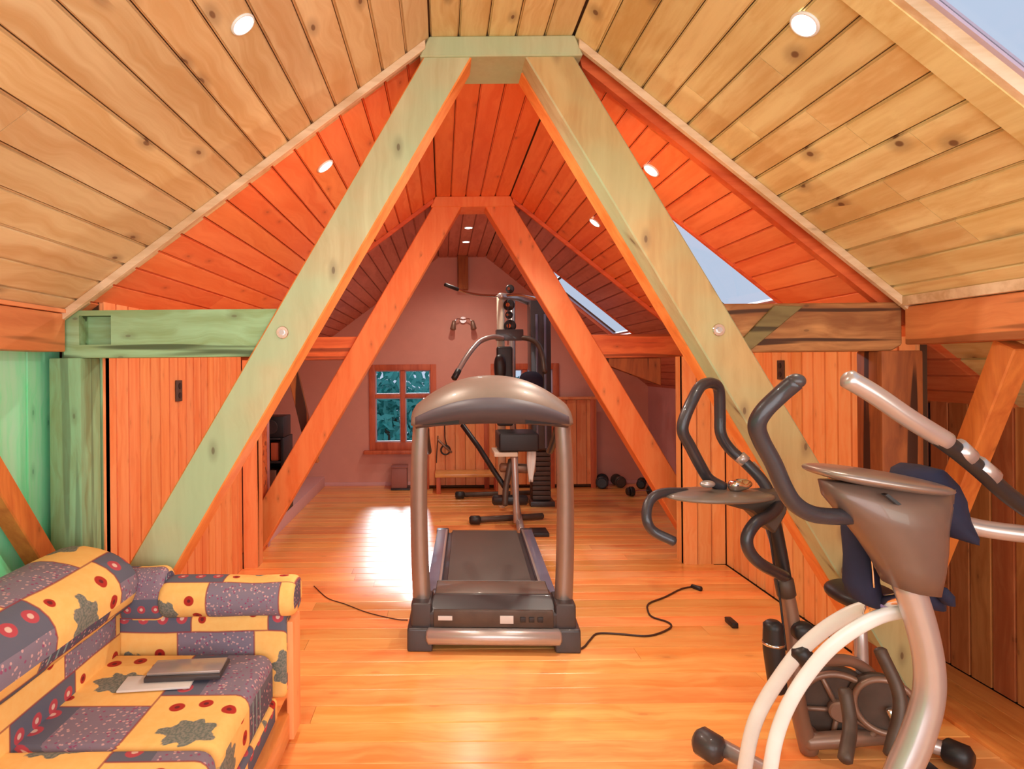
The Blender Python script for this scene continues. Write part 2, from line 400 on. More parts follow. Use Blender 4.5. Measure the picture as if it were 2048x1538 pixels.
# patchwork upholstery
def patchwork():
    m = N('patchwork_upholstery')
    uv = m.n('ShaderNodeUVMap').outputs[0]
    sep = m.n('ShaderNodeSeparateXYZ'); m.put(sep.inputs[0], uv)
    U, V = sep.outputs[0], sep.outputs[1]
    # staggered patches of unequal length
    iv = m.math('FLOOR', V)
    par = m.math('MODULO', m.math('ABSOLUTE', iv), 2.0)
    U2 = m.math('ADD', U, m.math('MULTIPLY', par, 0.18))
    iu = m.math('FLOOR', U2)
    fu = m.math('SUBTRACT', m.math('FRACT', U2), 0.5); fv = m.math('SUBTRACT', m.math('FRACT', V), 0.5)
    chk = m.math('ABSOLUTE', m.math('MODULO', m.math('ADD', iu, iv), 2.0))
    cell = m.n('ShaderNodeCombineXYZ'); m.put(cell.inputs[0], iu); m.put(cell.inputs[1], iv)
    wn = m.n('ShaderNodeTexWhiteNoise', noise_dimensions='2D'); m.put(wn.inputs[0], cell.outputs[0])
    rnd = wn.outputs['Value']
    loc = m.n('ShaderNodeCombineXYZ'); m.put(loc.inputs[0], fu); m.put(loc.inputs[1], fv)
    # yellow patch: cloth, jagged grey leaf, three berries
    n1 = m.noise(uv, 9, 3, 0.6)
    yellow = m.mix(n1, srgb(250, 184, 96), srgb(254, 210, 130))
    ang = m.math('ARCTAN2', fv, m.math('ADD', fu, 0.06))
    lobes = m.math('MULTIPLY', m.math('SINE', m.math('MULTIPLY', ang, 7.0)), 0.035)
    dx = m.math('MULTIPLY', m.math('ADD', fu, 0.08), 1.35)
    dl = m.math('SQRT', m.math('ADD', m.math('MULTIPLY', dx, dx), m.math('MULTIPLY', fv, fv)))
    dl = m.math('ADD', dl, m.math('ADD', lobes, m.math('MULTIPLY', m.math('SUBTRACT', m.noise(uv, 12, 2), 0.5), 0.12)))
    leaf = m.ramp(dl, 0.225, 0.245, 1.0, 0.0)
    leafcol = m.mix(m.ramp(m.noise(uv, 40, 2), 0.4, 0.6), srgb(104, 112, 104), srgb(136, 132, 122))
    c = m.mix(leaf, yellow, leafcol)
    for (bx, by, br) in ((0.30, 0.26, 0.062), (0.36, 0.02, 0.058), (0.27, -0.22, 0.062), (-0.36, 0.34, 0.045)):
        d = m.vm('DISTANCE', loc.outputs[0], (bx, by, 0))
        c = m.mix(m.ramp(d, br, br + 0.012, 1.0, 0.0), c, srgb(178, 40, 28))
        c = m.mix(m.ramp(d, 0.018, 0.028, 1.0, 0.0), c, srgb(110, 25, 30))
    # purple patch: speckles, a band with red flowers, pale stitches
    vor = m.n('ShaderNodeTexVoronoi'); m.put(vor.inputs['Vector'], uv); vor.inputs['Scale'].default_value = 24
    base = m.mix(rnd, srgb(138, 118, 134), srgb(126, 120, 140))
    navy = m.math('GREATER_THAN', rnd, 0.72)
    base = m.mix(navy, base, srgb(88, 86, 108))
    vs = m.n('ShaderNodeSeparateColor'); m.t.links.new(vor.outputs['Color'], vs.inputs[0])
    speck = m.ramp(vor.outputs['Distance'], 0.24, 0.38, 1.0, 0.0)
    speckcol = m.mix(m.math('GREATER_THAN', vs.outputs[0], 0.62), srgb(210, 165, 168), srgb(150, 70, 110))
    pc = m.mix(m.math('MULTIPLY', speck, 0.9), base, speckcol)
    band = m.math('GREATER_THAN', fv, 0.14)
    bandcol = srgb(98, 100, 118)
    pc = m.mix(band, pc, bandcol)
    fx = m.math('SUBTRACT', m.math('FRACT', m.math('MULTIPLY', m.math('ADD', fu, 0.5), 4.0)), 0.5)
    fy = m.math('MULTIPLY', m.math('SUBTRACT', fv, 0.32), 4.0)
    fd = m.math('SQRT', m.math('ADD', m.math('MULTIPLY', fx, fx), m.math('MULTIPLY', fy, fy)))
    pc = m.mix(m.math('MULTIPLY', band, m.ramp(fd, 0.26, 0.31, 1.0, 0.0)), pc, srgb(188, 72, 84))
    pc = m.mix(m.math('MULTIPLY', band, m.ramp(fd, 0.09, 0.13, 1.0, 0.0)), pc, srgb(225, 190, 175))
    st = m.math('LESS_THAN', m.math('ABSOLUTE', m.math('SUBTRACT', m.math('FRACT', m.math('MULTIPLY', fu, 9.0)), 0.5)), 0.12)
    st = m.math('MULTIPLY', st, m.math('MULTIPLY', navy, m.math('LESS_THAN', fu, -0.1)))
    pc = m.mix(m.math('MULTIPLY', st, 0.7), pc, srgb(150, 190, 190))
    c = m.mix(m.math('LESS_THAN', chk, 0.5), c, pc)
    # seams
    e = m.math('MAXIMUM', m.math('ABSOLUTE', fu), m.math('ABSOLUTE', fv))
    c = m.mix(m.ramp(e, 0.484, 0.495, 0.0, 0.75), c, srgb(150, 50, 60))
    m.put(m.b.inputs['Base Color'], c)
    m.b.inputs['Roughness'].default_value = 0.85
    m.bump(m.noise(uv, 160, 2), 0.3, 0.001)
    return m.m
MAT['patch'] = patchwork()

# ------------------------------------------------------------------ boards
WB = 0.12
def board_mesh(name, width, th=0.018, ch=0.008):
    """length 1 along X, width along Y, show face at +Z; chamfered along its edges"""
    h = width / 2 - 0.0017
    if ch: # tongue-and-groove board with a sunk joint
        prof = [(-h, -th), (h, -th), (h, -0.011), (h - 0.004, -0.010), (h - 0.0055, 0), (-h + 0.0055, 0), (-h + 0.004, -0.010), (-h, -0.011)]
    else:
        h += 0.0006; prof = [(-h, -th), (h, -th), (h, -0.003), (h - 0.003, 0), (-h + 0.003, 0), (-h, -0.003)]
    n = len(prof)
    vs = [(x, y, z) for x in (-0.5, 0.5) for y, z in prof]
    fs = [tuple(range(n)), tuple(range(2 * n - 1, n - 1, -1))] + [(i, (i + 1) % n, n + (i + 1) % n, n + i) for i in range(n)]
    return meshdata(name, vs, fs)
_bm = {}
def lay(name, parent, mat, c, ldir, wdir, nrm, length, width):
    key = (mat.name, round(width, 4))
    if key not in _bm:
        me = board_mesh(name, width, ch=0 if name == 'plank' else 0.008); me.materials.append(mat); _bm[key] = me
    o = bpy.data.objects.new(name, _bm[key]); COL.objects.link(o)
    ld, wd, nn = Vector(ldir), Vector(wdir), Vector(nrm)
    M = Matrix(((ld.x * length, wd.x, nn.x, c[0]), (ld.y * length, wd.y, nn.y, c[1]), (ld.z * length, wd.z, nn.z, c[2]), (0, 0, 0, 1)))
    adopt(o, parent)
    o.matrix_basis = M
    return o

# frame of the roof
XL, XR, ZT = -0.04, 0.56, 2.88
SL, SR = 0.734, 0.81
def zl(x): return ZT - SL * (XL - x)
def zr(x): return ZT - SR * (x - XR)
Y1, Y2, YB, YN = 2.60, 5.04, 7.85, -1.3
D1 = 0.16

def cut(y0, y1, gaps):
    segs = [(y0, y1)]
    for a, b in gaps:
        out = []
        for s, e in segs:
            if b <= s or a >= e: out.append((s, e))
            else:
                if a > s: out.append((s, a))
                if b < e: out.append((b, e))
        segs = out
    return segs
def slope(root, p0, p1, y0, y1, mat, rnd, holes=(), joints=0.0, wb=WB):
    """boards along y from ridge point p0 (x,z) down to p1; returns backing boxes' cells"""
    a = Vector((p0[0], 0, p0[1])); b = Vector((p1[0], 0, p1[1])); L = (b - a).length; wd = (b - a) / L
    nn = Vector((wd.z, 0, -wd.x))
    if nn.z > 0: nn = -nn
    n = max(1, int(round(L / wb))); ww = L / n
    for i in range(n):
        s = (i + 0.5) * ww
        gaps = [(h[2], h[3]) for h in holes if h[0] <= i < h[1]]
        for s0, s1 in cut(y0, y1, gaps):
            cuts = [s0]
            if joints and rnd.random() < joints and s1 - s0 > 0.7: cuts.append(s0 + (s1 - s0) * rnd.uniform(0.25, 0.75))
            cuts.append(s1)
            for k in range(len(cuts) - 1):
                u, v = cuts[k], cuts[k + 1]
                c = a + wd * s
                lay('ceiling_board', root, mat, (c.x, (u + v) / 2, c.z), (0, 1, 0), wd, nn, v - u - 0.002, ww)
    return a, wd, nn, ww, n
def slab_cells(a, wd, nn, L, y0, y1, holes, off=0.018, th=0.05):
    """backing boxes with rectangular holes (s0,s1,y0,y1 in metres)"""
    ss = sorted(set([0, L] + [h[0] for h in holes] + [h[1] for h in holes]))
    ys = sorted(set([y0, y1] + [h[2] for h in holes] + [h[3] for h in holes]))
    vs = []; fs = []
    for i in range(len(ss) - 1):
        for j in range(len(ys) - 1):
            sm = (ss[i] + ss[i + 1]) / 2; ym = (ys[j] + ys[j + 1]) / 2
            if any(h[0] < sm < h[1] and h[2] < ym < h[3] for h in holes): continue
            n = len(vs)
            for s in (ss[i], ss[i + 1]):
                for y in (ys[j], ys[j + 1]):
                    for o_ in (off, off + th):
                        p = a + wd * s - nn * o_; vs.append((p.x, y, p.z))
            fs += [tuple(q + n for q in f) for f in BOXF]
    return vs, fs

rnd = random.Random(4)
skylights = []
def roof_section(y0, y1, lowL, lowR, ml, mr, mf, holesR, joints):
    """one bay of the boarded roof between two trusses"""
    Rn = Vector((1, 0, -SR)).normalized(); aR = Vector((XR, 0, ZT)); LR = (lowR - XR) * sqrt(1 + SR * SR)
    nR = max(1, int(round(LR / WB))); wwR = LR / nR
    hr = [(max(0, int(round(h[0] / wwR))), min(nR, int(round(h[1] / wwR))), h[2], h[3]) for h in holesR]
    hm = [(h[0] * wwR, h[1] * wwR, h[2], h[3]) for h in hr]
    nnR = Vector((Rn.z, 0, -Rn.x))
    vs, fs = slab_cells(aR, Rn, nnR, LR, y0, y1, hm)
    Ln = Vector((-1, 0, -SL)).normalized(); aL = Vector((XL, 0, ZT)); LL = (XL - lowL) * sqrt(1 + SL * SL)
    nnL = Vector((-Ln.z, 0, Ln.x))
    v2, f2 = slab_cells(aL, Ln, nnL, LL, y0, y1, [])
    n = len(vs); vs += v2; fs += [tuple(q + n for q in f) for f in f2]
    n = len(vs); vs += boxv((XL - 0.03, y0, ZT + 0.018), (XR + 0.03, y1, ZT + 0.07)); fs += [tuple(q + n for q in f) for f in BOXF]
    root = link('ceiling', meshdata('ceiling', vs, fs), None, MAT['dark_gap'])
    root['kind'] = 'structure'
    slope(root, (XL, ZT), (lowL, zl(lowL)), y0, y1, ml, rnd, (), joints * 0.3)
    slope(root, (XR, ZT), (lowR, zr(lowR)), y0, y1, mr, rnd, hr, joints)
    slope(root, (XL, ZT), (XR, ZT), y0, y1, mf, rnd, (), 0)
    for h in hm: skylights.append((aR, Rn, nnR, h))
    return root
def s_of(x): return (x - XR) * sqrt(1 + SR * SR)
roof_section(YN, Y1 + 0.10, -1.72, 2.53, MAT['ceil_near'], MAT['ceil_near_right'], MAT['ceil_near_right'], [(s_of(0.95), s_of(1.80), -0.1, 1.55)], 0.8)
roof_section(Y1 + 0.10, Y2 + 0.10, -1.72, 2.53, MAT['ceil_mid'], MAT['ceil_mid'], MAT['ceil_mid'], [(s_of(1.00), s_of(1.90), 3.38, 4.12)], 0.5)
roof_section(Y2 + 0.10, YB + 0.02, -2.45, 2.65, MAT['ceil_far'], MAT['ceil_far'], MAT['ceil_far'], [(s_of(1.02), s_of(1.85), 6.10, 6.85)], 0.0)

# skylight windows: lining, sash and pane
for i, (a, wd, nn, h) in enumerate(skylights):
    root = thing('window_%d' % (i + 3), None, None); root['kind'] = 'structure'
    def q(s, y, o_): 
        p = a + wd * s - nn * o_; return (p.x, y, p.z)
    def bar(name, s0, s1, ya, yb, o0, o1, mat):
        vs = [q(s, y, o_) for s in (s0, s1) for y in (ya, yb) for o_ in (o0, o1)]
        link(name, meshdata(name, vs, BOXF), root, mat)
    t = 0.022
    wm = MAT['batten'] if i == 0 else MAT['batten_far']
    bar('lining', h[0], h[0] + t, h[2], h[3], -0.010, 0.042, wm); bar('lining', h[1] - t, h[1], h[2], h[3], -0.010, 0.042, wm)
    bar('lining', h[0] + t, h[1] - t, h[2], h[2] + t, -0.010, 0.042, wm); bar('lining', h[0] + t, h[1] - t, h[3] - t, h[3], -0.010, 0.042, wm)
    if i == 0:
        bar('casing', h[0] - .08, h[1] + .08, h[3], h[3] + 0.085, -0.014, 0.0, MAT['ceil_near_right'])
    s0, s1, ya, yb = h[0] + t, h[1] - t, h[2] + t, h[3] - t
    m_ = MAT['muntin']
    bar('sash', s0, s0 + .014, ya, yb, .022, .040, m_); bar('sash', s1 - .014, s1, ya, yb, .022, .040, m_)
    bar('sash', s0 + .014, s1 - .014, ya, ya + .014, .022, .040, m_); bar('sash', s0 + .014, s1 - .014, yb - .014, yb, .022, .040, m_)
    bar('pane', s0 + .014, s1 - .014, ya + .014, yb - .014, .030, .033, MAT['glass'])
    if i == 2:
        bar('handle_bar', s0 + .16, s0 + .185, ya, yb, .015, .04, MAT['black'])

# ------------------------------------------------------------------ floor
fr = random.Random(11)
floor_root = boxes('floor', [((-2.45, YN, -0.10), (2.65, YB + 0.1, -0.019))], MAT['dark_gap'])
floor_root['kind'] = 'structure'
WF = 0.135
y = YN
while y < YB - 0.02:
    wf = WF
    ym = y + wf / 2
    xa = -1.70 if ym < 2.7 else (-1.51 if ym < 4.65 else (-1.50))
    xb = 2.10 if ym < 4.65 else (2.02 if ym < 5.25 else 2.60)
    js = [xa] + ([xa + (xb - xa) * fr.uniform(0.15, 0.85)] if fr.random() < 0.75 else []) + [xb]
    for k in range(len(js) - 1):
        lay('plank', floor_root, MAT['floor'], ((js[k] + js[k + 1]) / 2, ym, 0), (1, 0, 0), (0, 1, 0), (0, 0, 1), js[k + 1] - js[k] - 0.0015, wf)
    y += wf
# side aisle floor on the right, boards running lengthways, behind a sill strip
x = 2.15
while x < 2.50:
    lay('plank', floor_root, MAT['floor_y'], (x + 0.06, (YN + 3.2) / 2, -0.004), (0, 1, 0), (1, 0, 0), (0, 0, 1), 3.2 - YN, 0.12)
    x += 0.12
setp(box('trim_1', (2.10, YN, -0.015), (2.15, 3.2, 0.016), MAT['floor_y'], None, 0.004), kind='structure')

# ------------------------------------------------------------------ walls made of boards
def board_wall(name, p0, p1, nrm, z0, ztop, mat, wb=0.11, boardname='board', th=0.03, backing=None):
    """p0->p1 in plan (x,y); ztop a function of (x,y); the show face lies on the line, facing nrm"""
    a = Vector((p0[0], p0[1], 0)); b = Vector((p1[0], p1[1], 0)); L = (b - a).length; d = (b - a) / L; nn = Vector((nrm[0], nrm[1], 0))
    if backing is None:
        ba = a - nn * 0.018; bb = b - nn * 0.018; ca = ba - nn * th; cb = bb - nn * th
        za, zb = ztop(*p0), ztop(*p1)
        vs = [(ba.x, ba.y, z0), (ba.x, ba.y, za), (ca.x, ca.y, z0), (ca.x, ca.y, za), (bb.x, bb.y, z0), (bb.x, bb.y, zb), (cb.x, cb.y, z0), (cb.x, cb.y, zb)]
        backing = link(name, meshdata(name, vs, BOXF), None, MAT['dark_gap']); backing['kind'] = 'structure'
    n = max(1, int(round(L / wb))); ww = L / n
    for i in range(n):
        c = a + d * (i + .5) * ww
        zt = min(ztop(*(a + d * i * ww).xy), ztop(*(a + d * (i + 1) * ww).xy))
        lay(boardname, backing, mat, (c.x, c.y, (z0 + zt) / 2), (0, 0, 1), d, nn, zt - z0, ww)
    return backing
# left: mint boards beside the sofa, orange panelling beyond the first truss, return before the second
board_wall('wall_left', (-1.70, YN), (-1.70, 2.76), (1, 0), 0.0, lambda x, y: zl(-1.70) + 0.03, MAT['mint'], 0.22)
board_wall('wall_left', (-1.51, 2.76), (-1.51, 4.65), (1, 0), 0.0, lambda x, y: zl(-1.51) + 0.03, MAT['panel'])
wl = board_wall('wall_left', (-1.51, 4.65), (-1.40, 4.65), (0, -1), 0.0, lambda x, y: 1.56, MAT['panel'], 0.08)
board_wall('', (-1.40, 4.65), (-1.40, 4.80), (1, 0), 0.0, lambda x, y: 1.56, MAT['panel'], 0.11, backing=wl)
board_wall('wall_left', (-1.70, 2.76), (-1.51, 2.76), (0, -1), 0.0, lambda x, y: zl(-1.70) + 0.03, MAT['old_green_z'], 0.19)
# right
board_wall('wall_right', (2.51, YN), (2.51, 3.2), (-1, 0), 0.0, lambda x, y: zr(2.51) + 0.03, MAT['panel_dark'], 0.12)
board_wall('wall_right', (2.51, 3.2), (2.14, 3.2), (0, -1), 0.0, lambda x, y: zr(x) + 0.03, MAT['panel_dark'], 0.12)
board_wall('wall_right', (2.117, 2.77), (2.117, 4.65), (-1, 0), 0.0, lambda x, y: zr(2.117) + 0.03, MAT['panel_right'])
wr = board_wall('wall_right', (2.117, 4.65), (1.80, 4.65), (0, -1), 0.0, lambda x, y: 1.56, MAT['panel_right'], 0.10)
board_wall('', (1.80, 4.65), (1.80, 4.80), (-1, 0), 0.0, lambda x, y: 1.56, MAT['panel_right'], 0.11, backing=wr)
# far room
def st(o): o['kind'] = 'structure'; return o
st(box('wall_left', (-1.80, YN, -0.1), (-1.755, 5.2, zl(-1.7) + .06), MAT['plaster_dim']))  # outer shell added behind the boards to stop light leaking in
st(box('wall_right', (2.565, YN, -0.1), (2.61, 5.2, zr(2.51) + .06), MAT['plaster_dim']))  # matching unseen shell on the right, added against light leaks
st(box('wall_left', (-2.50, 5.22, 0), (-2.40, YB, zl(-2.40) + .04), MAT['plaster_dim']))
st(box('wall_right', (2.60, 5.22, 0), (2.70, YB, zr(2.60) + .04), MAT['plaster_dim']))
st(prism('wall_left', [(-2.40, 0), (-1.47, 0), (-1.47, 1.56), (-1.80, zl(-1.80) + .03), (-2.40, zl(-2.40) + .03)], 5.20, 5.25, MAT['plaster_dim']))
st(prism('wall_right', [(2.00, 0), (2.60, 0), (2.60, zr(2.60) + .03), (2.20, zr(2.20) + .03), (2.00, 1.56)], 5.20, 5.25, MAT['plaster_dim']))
# back gable with two window openings
W1 = (-0.93, -0.08, 0.45, 1.53); W2 = (0.61, 1.47, 0.45, 1.53)
TH = 0.22
vs = []; fs = []
def addprism(poly):
    n0 = len(vs); n = len(poly)
    for yy in (YB, YB + TH):
        for x_, z_ in poly: vs.append((x_, yy, z_))
    fs.append(tuple(n0 + i for i in range(n))); fs.append(tuple(n0 + n + i for i in reversed(range(n))))
    for i in range(n): fs.append((n0 + i, n0 + (i + 1) % n, n0 + n + (i + 1) % n, n0 + n + i))
addprism([(-2.45, 0), (2.65, 0), (2.65, W1[2]), (-2.45, W1[2])])
addprism([(-2.45, W1[2]), (W1[0], W1[2]), (W1[0], W1[3]), (-1.80, W1[3]), (-2.45, zl(-2.45) + .04)])
addprism([(W1[1], W1[2]), (W2[0], W2[2]), (W2[0], W2[3]), (W1[1], W1[3])])
addprism([(W2[1], W2[2]), (2.65, W2[2]), (2.65, zr(2.65) + .04), (2.26, W2[3]), (W2[1], W2[3])])
addprism([(-1.93, W1[3]), (2.28, W1[3]), (XR + .02, ZT + .04), (XL - .02, ZT + .04)])
st(link('wall_back', meshdata('wall_back', vs, fs), None, MAT['plaster']))
st(box('wall_front', (-1.8, YN - 0.1, 0), (2.6, YN, 2.95), MAT['plaster']))
# eaves plinth on the left of the far room
st(box('trim_2', (-2.40, 5.25, -0.01), (-1.50, YB, 0.12), MAT['lilac'], None, 0.006))
st(box('baseboard_back', (-1.50, YB - 0.018, 0), (2.60, YB, 0.045), MAT['lilac'], None, 0.003))

# windows in the gable: frame, muntins, panes, sill
for i, (x0, x1, z0, z1) in enumerate((W1, W2)):
    root = thing('window_%d' % (i + 1), None, None, ((x0 + x1) / 2, YB, z0)); root['kind'] = 'structure'
    f = 0.075; wm = MAT['window_wood']; ya, yb = YB - 0.02, YB + 0.06
    box('window_frame', (x0, ya, z0), (x0 + f, yb, z1), wm, root, 0.006); box('window_frame', (x1 - f, ya, z0), (x1, yb, z1), wm, root, 0.006)
    box('window_frame', (x0 + f, ya, z1 - f), (x1 - f, yb, z1), wm, root, 0.006); box('window_frame', (x0 + f, ya, z0), (x1 - f, yb, z0 + f * 1.3), wm, root, 0.006)
    xm = (x0 + x1) / 2; zm = z0 + (z1 - z0) * 0.63
    box('stile', (xm - .028, ya + .01, z0 + f), (xm + .028, yb, z1 - f), wm, root, 0.004)
    box('glazing_bar', (x0 + f, ya + .018, zm - .022), (xm - .028, yb, zm + .022), wm, root, 0.004)
    box('glazing_bar', (xm + .028, ya + .018, zm - .022), (x1 - f, yb, zm + .022), wm, root, 0.004)
    for (xa, xb) in ((x0 + f, xm - .028), (xm + .028, x1 - f)):
        for (za, zb) in ((z0 + f * 1.3, zm - .022), (zm + .022, z1 - f)):
            p = box('pane', (xa + .012, YB + .035, za + .012), (xb - .012, YB + .039, zb - .012), MAT['glass'], root)
            boxes('bead', [((xa, ya + .03, za), (xa + .014, yb, zb)), ((xb - .014, ya + .03, za), (xb, yb, zb)), ((xa + .014, ya + .03, za), (xb - .014, yb, za + .014)), ((xa + .014, ya + .03, zb - .014), (xb - .014, yb, zb))], MAT['muntin'], root)
    box('window_sill', (x0 - .07, YB - .09, z0 - .045), (x1 + .07, YB, z0), wm, root, 0.008)

# ------------------------------------------------------------------ trusses, purlins, battens
def clipx(poly, xlim, keep_less):
    out = []
    for i in range(len(poly)):
        a, b = poly[i], poly[(i + 1) % len(poly)]
        ia = (a[0] <= xlim) == keep_less; ib = (b[0] <= xlim) == keep_less
        if ia: out.append(a)
        if ia != ib:
            t = (xlim - a[0]) / (b[0] - a[0]); out.append((xlim, a[1] + (b[1] - a[1]) * t))
    return out
KD = 0.592
def truss(y, label, first):
    root = thing('timber_truss', label, 'timber frame', (0.24, y, 0))
    zc = 2.795
    mL = MAT['beam_pale'] if first else MAT['beam_far']; mR = MAT['beam_honey'] if first else MAT['beam_far']
    mc = MAT['beam_pale'] if first else MAT['beam_far']; side = MAT['beam_side'] if first else MAT['beam_far']
    wdt = 0.205 if first else 0.235
    def lx(z, e): return (-0.072 + e) - KD * (zc - z)
    def rx(z, e): return (0.36 + e) + KD * (zc - z)
    zt = zc + 0.01
    pl = clipx([(lx(zt, 0), zt), (lx(0, 0), 0), (lx(0, wdt), 0), (lx(zt, wdt), zt)], -1.655, False)
    prism('diagonal_strut', pl, y, y + 0.16, mL, root, 0.006, side)
    pr = clipx([(rx(zt, 0), zt), (rx(zt, wdt), zt), (rx(0, wdt), 0), (rx(0, 0), 0)], 1.98 if first else 1.95, True)
    if first:
        prism('diagonal_strut', pr, y, y + 0.13, mR, root, 0.006, MAT['beam_pale'])
        pr2 = clipx([(rx(zt, 0.0), zt), (rx(zt, wdt - .02), zt), (rx(0, wdt - .02), 0), (rx(0, 0.0), 0)], 1.96, True)
        prism('diagonal_strut', pr2, y + 0.137, y + 0.25, MAT['beam_side'], root, 0.006)
    else:
        prism('diagonal_strut', pr, y, y + 0.18, mR, root, 0.006, side)
    # collar at the ridge with slanting ends
    prism('collar_beam', [(-0.085, zc), (0.60, zc), (0.565, ZT + .0), (-0.045, ZT + .0)], y - 0.012, y + 0.25, mc, root, 0.005, side if not first else MAT['beam_pale'])
    # ties from post head to strut
    tl, tr = (MAT['old_green'], MAT['old_brown']) if first else (MAT['tie_far'], MAT['tie_far'])
    xl = lx(1.65, 0.0); xr = rx(1.65, wdt)
    if first:
        # pocket cut out near the left end
        boxes('tie_beam', [((-1.60, y + .02, 1.55), (xl + .12, y + .18, 1.605)), ((-1.60, y + .02, 1.728), (xl + .12, y + .18, 1.75)),
                           ((-1.60, y + .02, 1.605), (-1.535, y + .18, 1.728)), ((-1.40, y + .02, 1.605), (xl + .12, y + .18, 1.728)), ((-1.535, y + .09, 1.605), (-1.40, y + .18, 1.728))], tl, root)
        prism('tie_beam', [(xr - .12, 1.55), (1.90, 1.55), (1.945, 1.575), (1.945, 1.755), (xr - .12, 1.755)], y + .02, y + .18, tr, root, 0.006)
        # slanting piece let into the right tie, coloured as the dark shadow shape there
        a = 1.30
        prism('housed_brace', [(1.235, 1.575), (1.30, 1.56), (1.52, 1.74), (1.40, 1.745)], y + 0.004, y + .03, MAT['shadow_halving'], root, 0.003)
    else:
        box('tie_beam', (-1.65, y + .02, 1.56), (xl + .12, y + .18, 1.75), tl, root, 0.006)
        box('tie_beam', (xr - .12, y + .02, 1.56), (2.06, y + .18, 1.75), tr, root, 0.006)
    # posts
    if first:
        box('post', (-1.655, y + .005, 0), (-1.52, y + .155, 1.55), MAT['old_green_z'], root, 0.008)
        box('post', (1.845, y + .005, 0), (2.02, y + .165, 1.55), MAT['old_brown_z'], root, 0.008)
        for c in (P(565, 665, y), P(1437, 660, y)):
            b_ = discm('bolt_washer', (c.x, y - 0.003, c.z), (0, 1, 0), 0.026, 0.008, MAT['chrome'], root, bev=0.002)
            discm('bolt_head', (c.x, y - 0.010, c.z), (0, 1, 0), 0.012, 0.012, MAT['silver'], b_, seg=6)
    else:
        prism('knee_brace', [(-1.33, 1.56), (-1.24, 1.56), (-1.05, 0.70), (-1.13, 0.70)], y + .165, y + .23, MAT['old_brown_z'], root, 0.004)
        prism('bracket', [(1.20, 1.555), (1.79, 1.555), (1.79, 1.33)], y + .04, y + .12, MAT['old_brown_z'], root, 0.004)
        box('post', (-1.61, y + .005, 0), (-1.475, y + .16, 1.55), MAT['tie_far'], root, 0.008)
        box('post', (2.00, y + .005, 0), (2.10, y + .16, 1.55), MAT['tie_far'], root, 0.008)
    return root
truss(Y1, 'pale green-tinged A-shaped roof truss nearest the sofa, with bolted struts', True)
truss(Y2, 'orange A-shaped roof truss behind the treadmill', False)

def batten(y, lowL, lowR, mat, idx):
    t = 0.028; hgt = 0.03
    for k, (p0, p1, s) in enumerate((((XL - .02, zl(XL - .02)), (lowL, zl(lowL)), -1), ((XR + .02, zr(XR + .02)), (lowR, zr(lowR)), 1))):
        pts = [p0, p1, (p1[0], p1[1] - hgt * 1.3), (p0[0], p0[1] - hgt * 1.3)]
        st(prism('trim_%d' % (idx + k), pts, y, y + t, mat, None, 0.003))
batten(Y1 - 0.02, -1.62, 1.99, MAT['batten'], 3)
batten(Y2 - 0.02, -1.58, 1.98, MAT['batten_far'], 5)
# second inner batten behind the right one
st(prism('trim_7', [(XR + .03, zr(XR + .03)), (1.99, zr(1.99)), (1.99, zr(1.99) - .06), (XR + .05, zr(XR + .05) - .06)], Y1 + .06, Y1 + .10, MAT['batten_far'], None))

for (xa, xb, lab, bl) in ((-1.74, -1.58, 'orange wall plate beam under the roof slope above the mint green boards', -1), (1.94, 2.09, 'orange-brown wall plate beam under the roof slope on the right', 1)):
    o = box('purlin_beam', (xa, YN + .02, 1.575), (xb, Y1 + .0, 1.735), MAT['purlin'], None, 0.006)
    setp(o, label=lab, category='beam')
    # pale fillet strip on top of the beam
    if bl < 0: st(box('trim_8', (-1.60, YN, 1.737), (-1.565, Y1, 1.752), MAT['purlin']))
    else: st(box('trim_9', (1.915, YN, 1.737), (1.95, Y1, 1.775), MAT['batten']))
# knee braces along the walls, from the posts up to the plates
def knee(y0, z0, y1, z1, x0, x1, w_, mat, label):
    d = Vector((y1 - y0, z1 - z0)); d.normalize(); n = Vector((-d.y, d.x)) * w_ / 2
    o = prism('knee_brace', [(y0 + n.x, z0 + n.y), (y0 - n.x, z0 - n.y), (y1 - n.x, z1 - n.y), (y1 + n.x, z1 + n.y)], x0, x1, mat, None, 0.005, axis='X')
    setp(o, label=label, category='brace')
knee(2.58, 0.62, 1.90, 1.56, -1.66, -1.58, 0.085, MAT['brace'], 'brown slanting knee brace against the mint green wall')
knee(2.50, 0.45, 1.78, 1.50, -1.695, -1.662, 0.12, MAT['mint'], 'mint green slanting plank behind the brown brace on the left wall')
knee(2.62, 0.60, 2.20, 1.56, 1.99, 2.07, 0.095, MAT['brace'], 'orange-brown slanting knee brace between right post and wall plate')
# braces and stub post in the far room
o = box('ridge_stub', (0.20, YB - .13, 2.46), (0.33, YB - .002, ZT), MAT['old_brown_z'], None, 0.005)
setp(o, label='short dark timber stub hanging at the gable apex', category='beam')

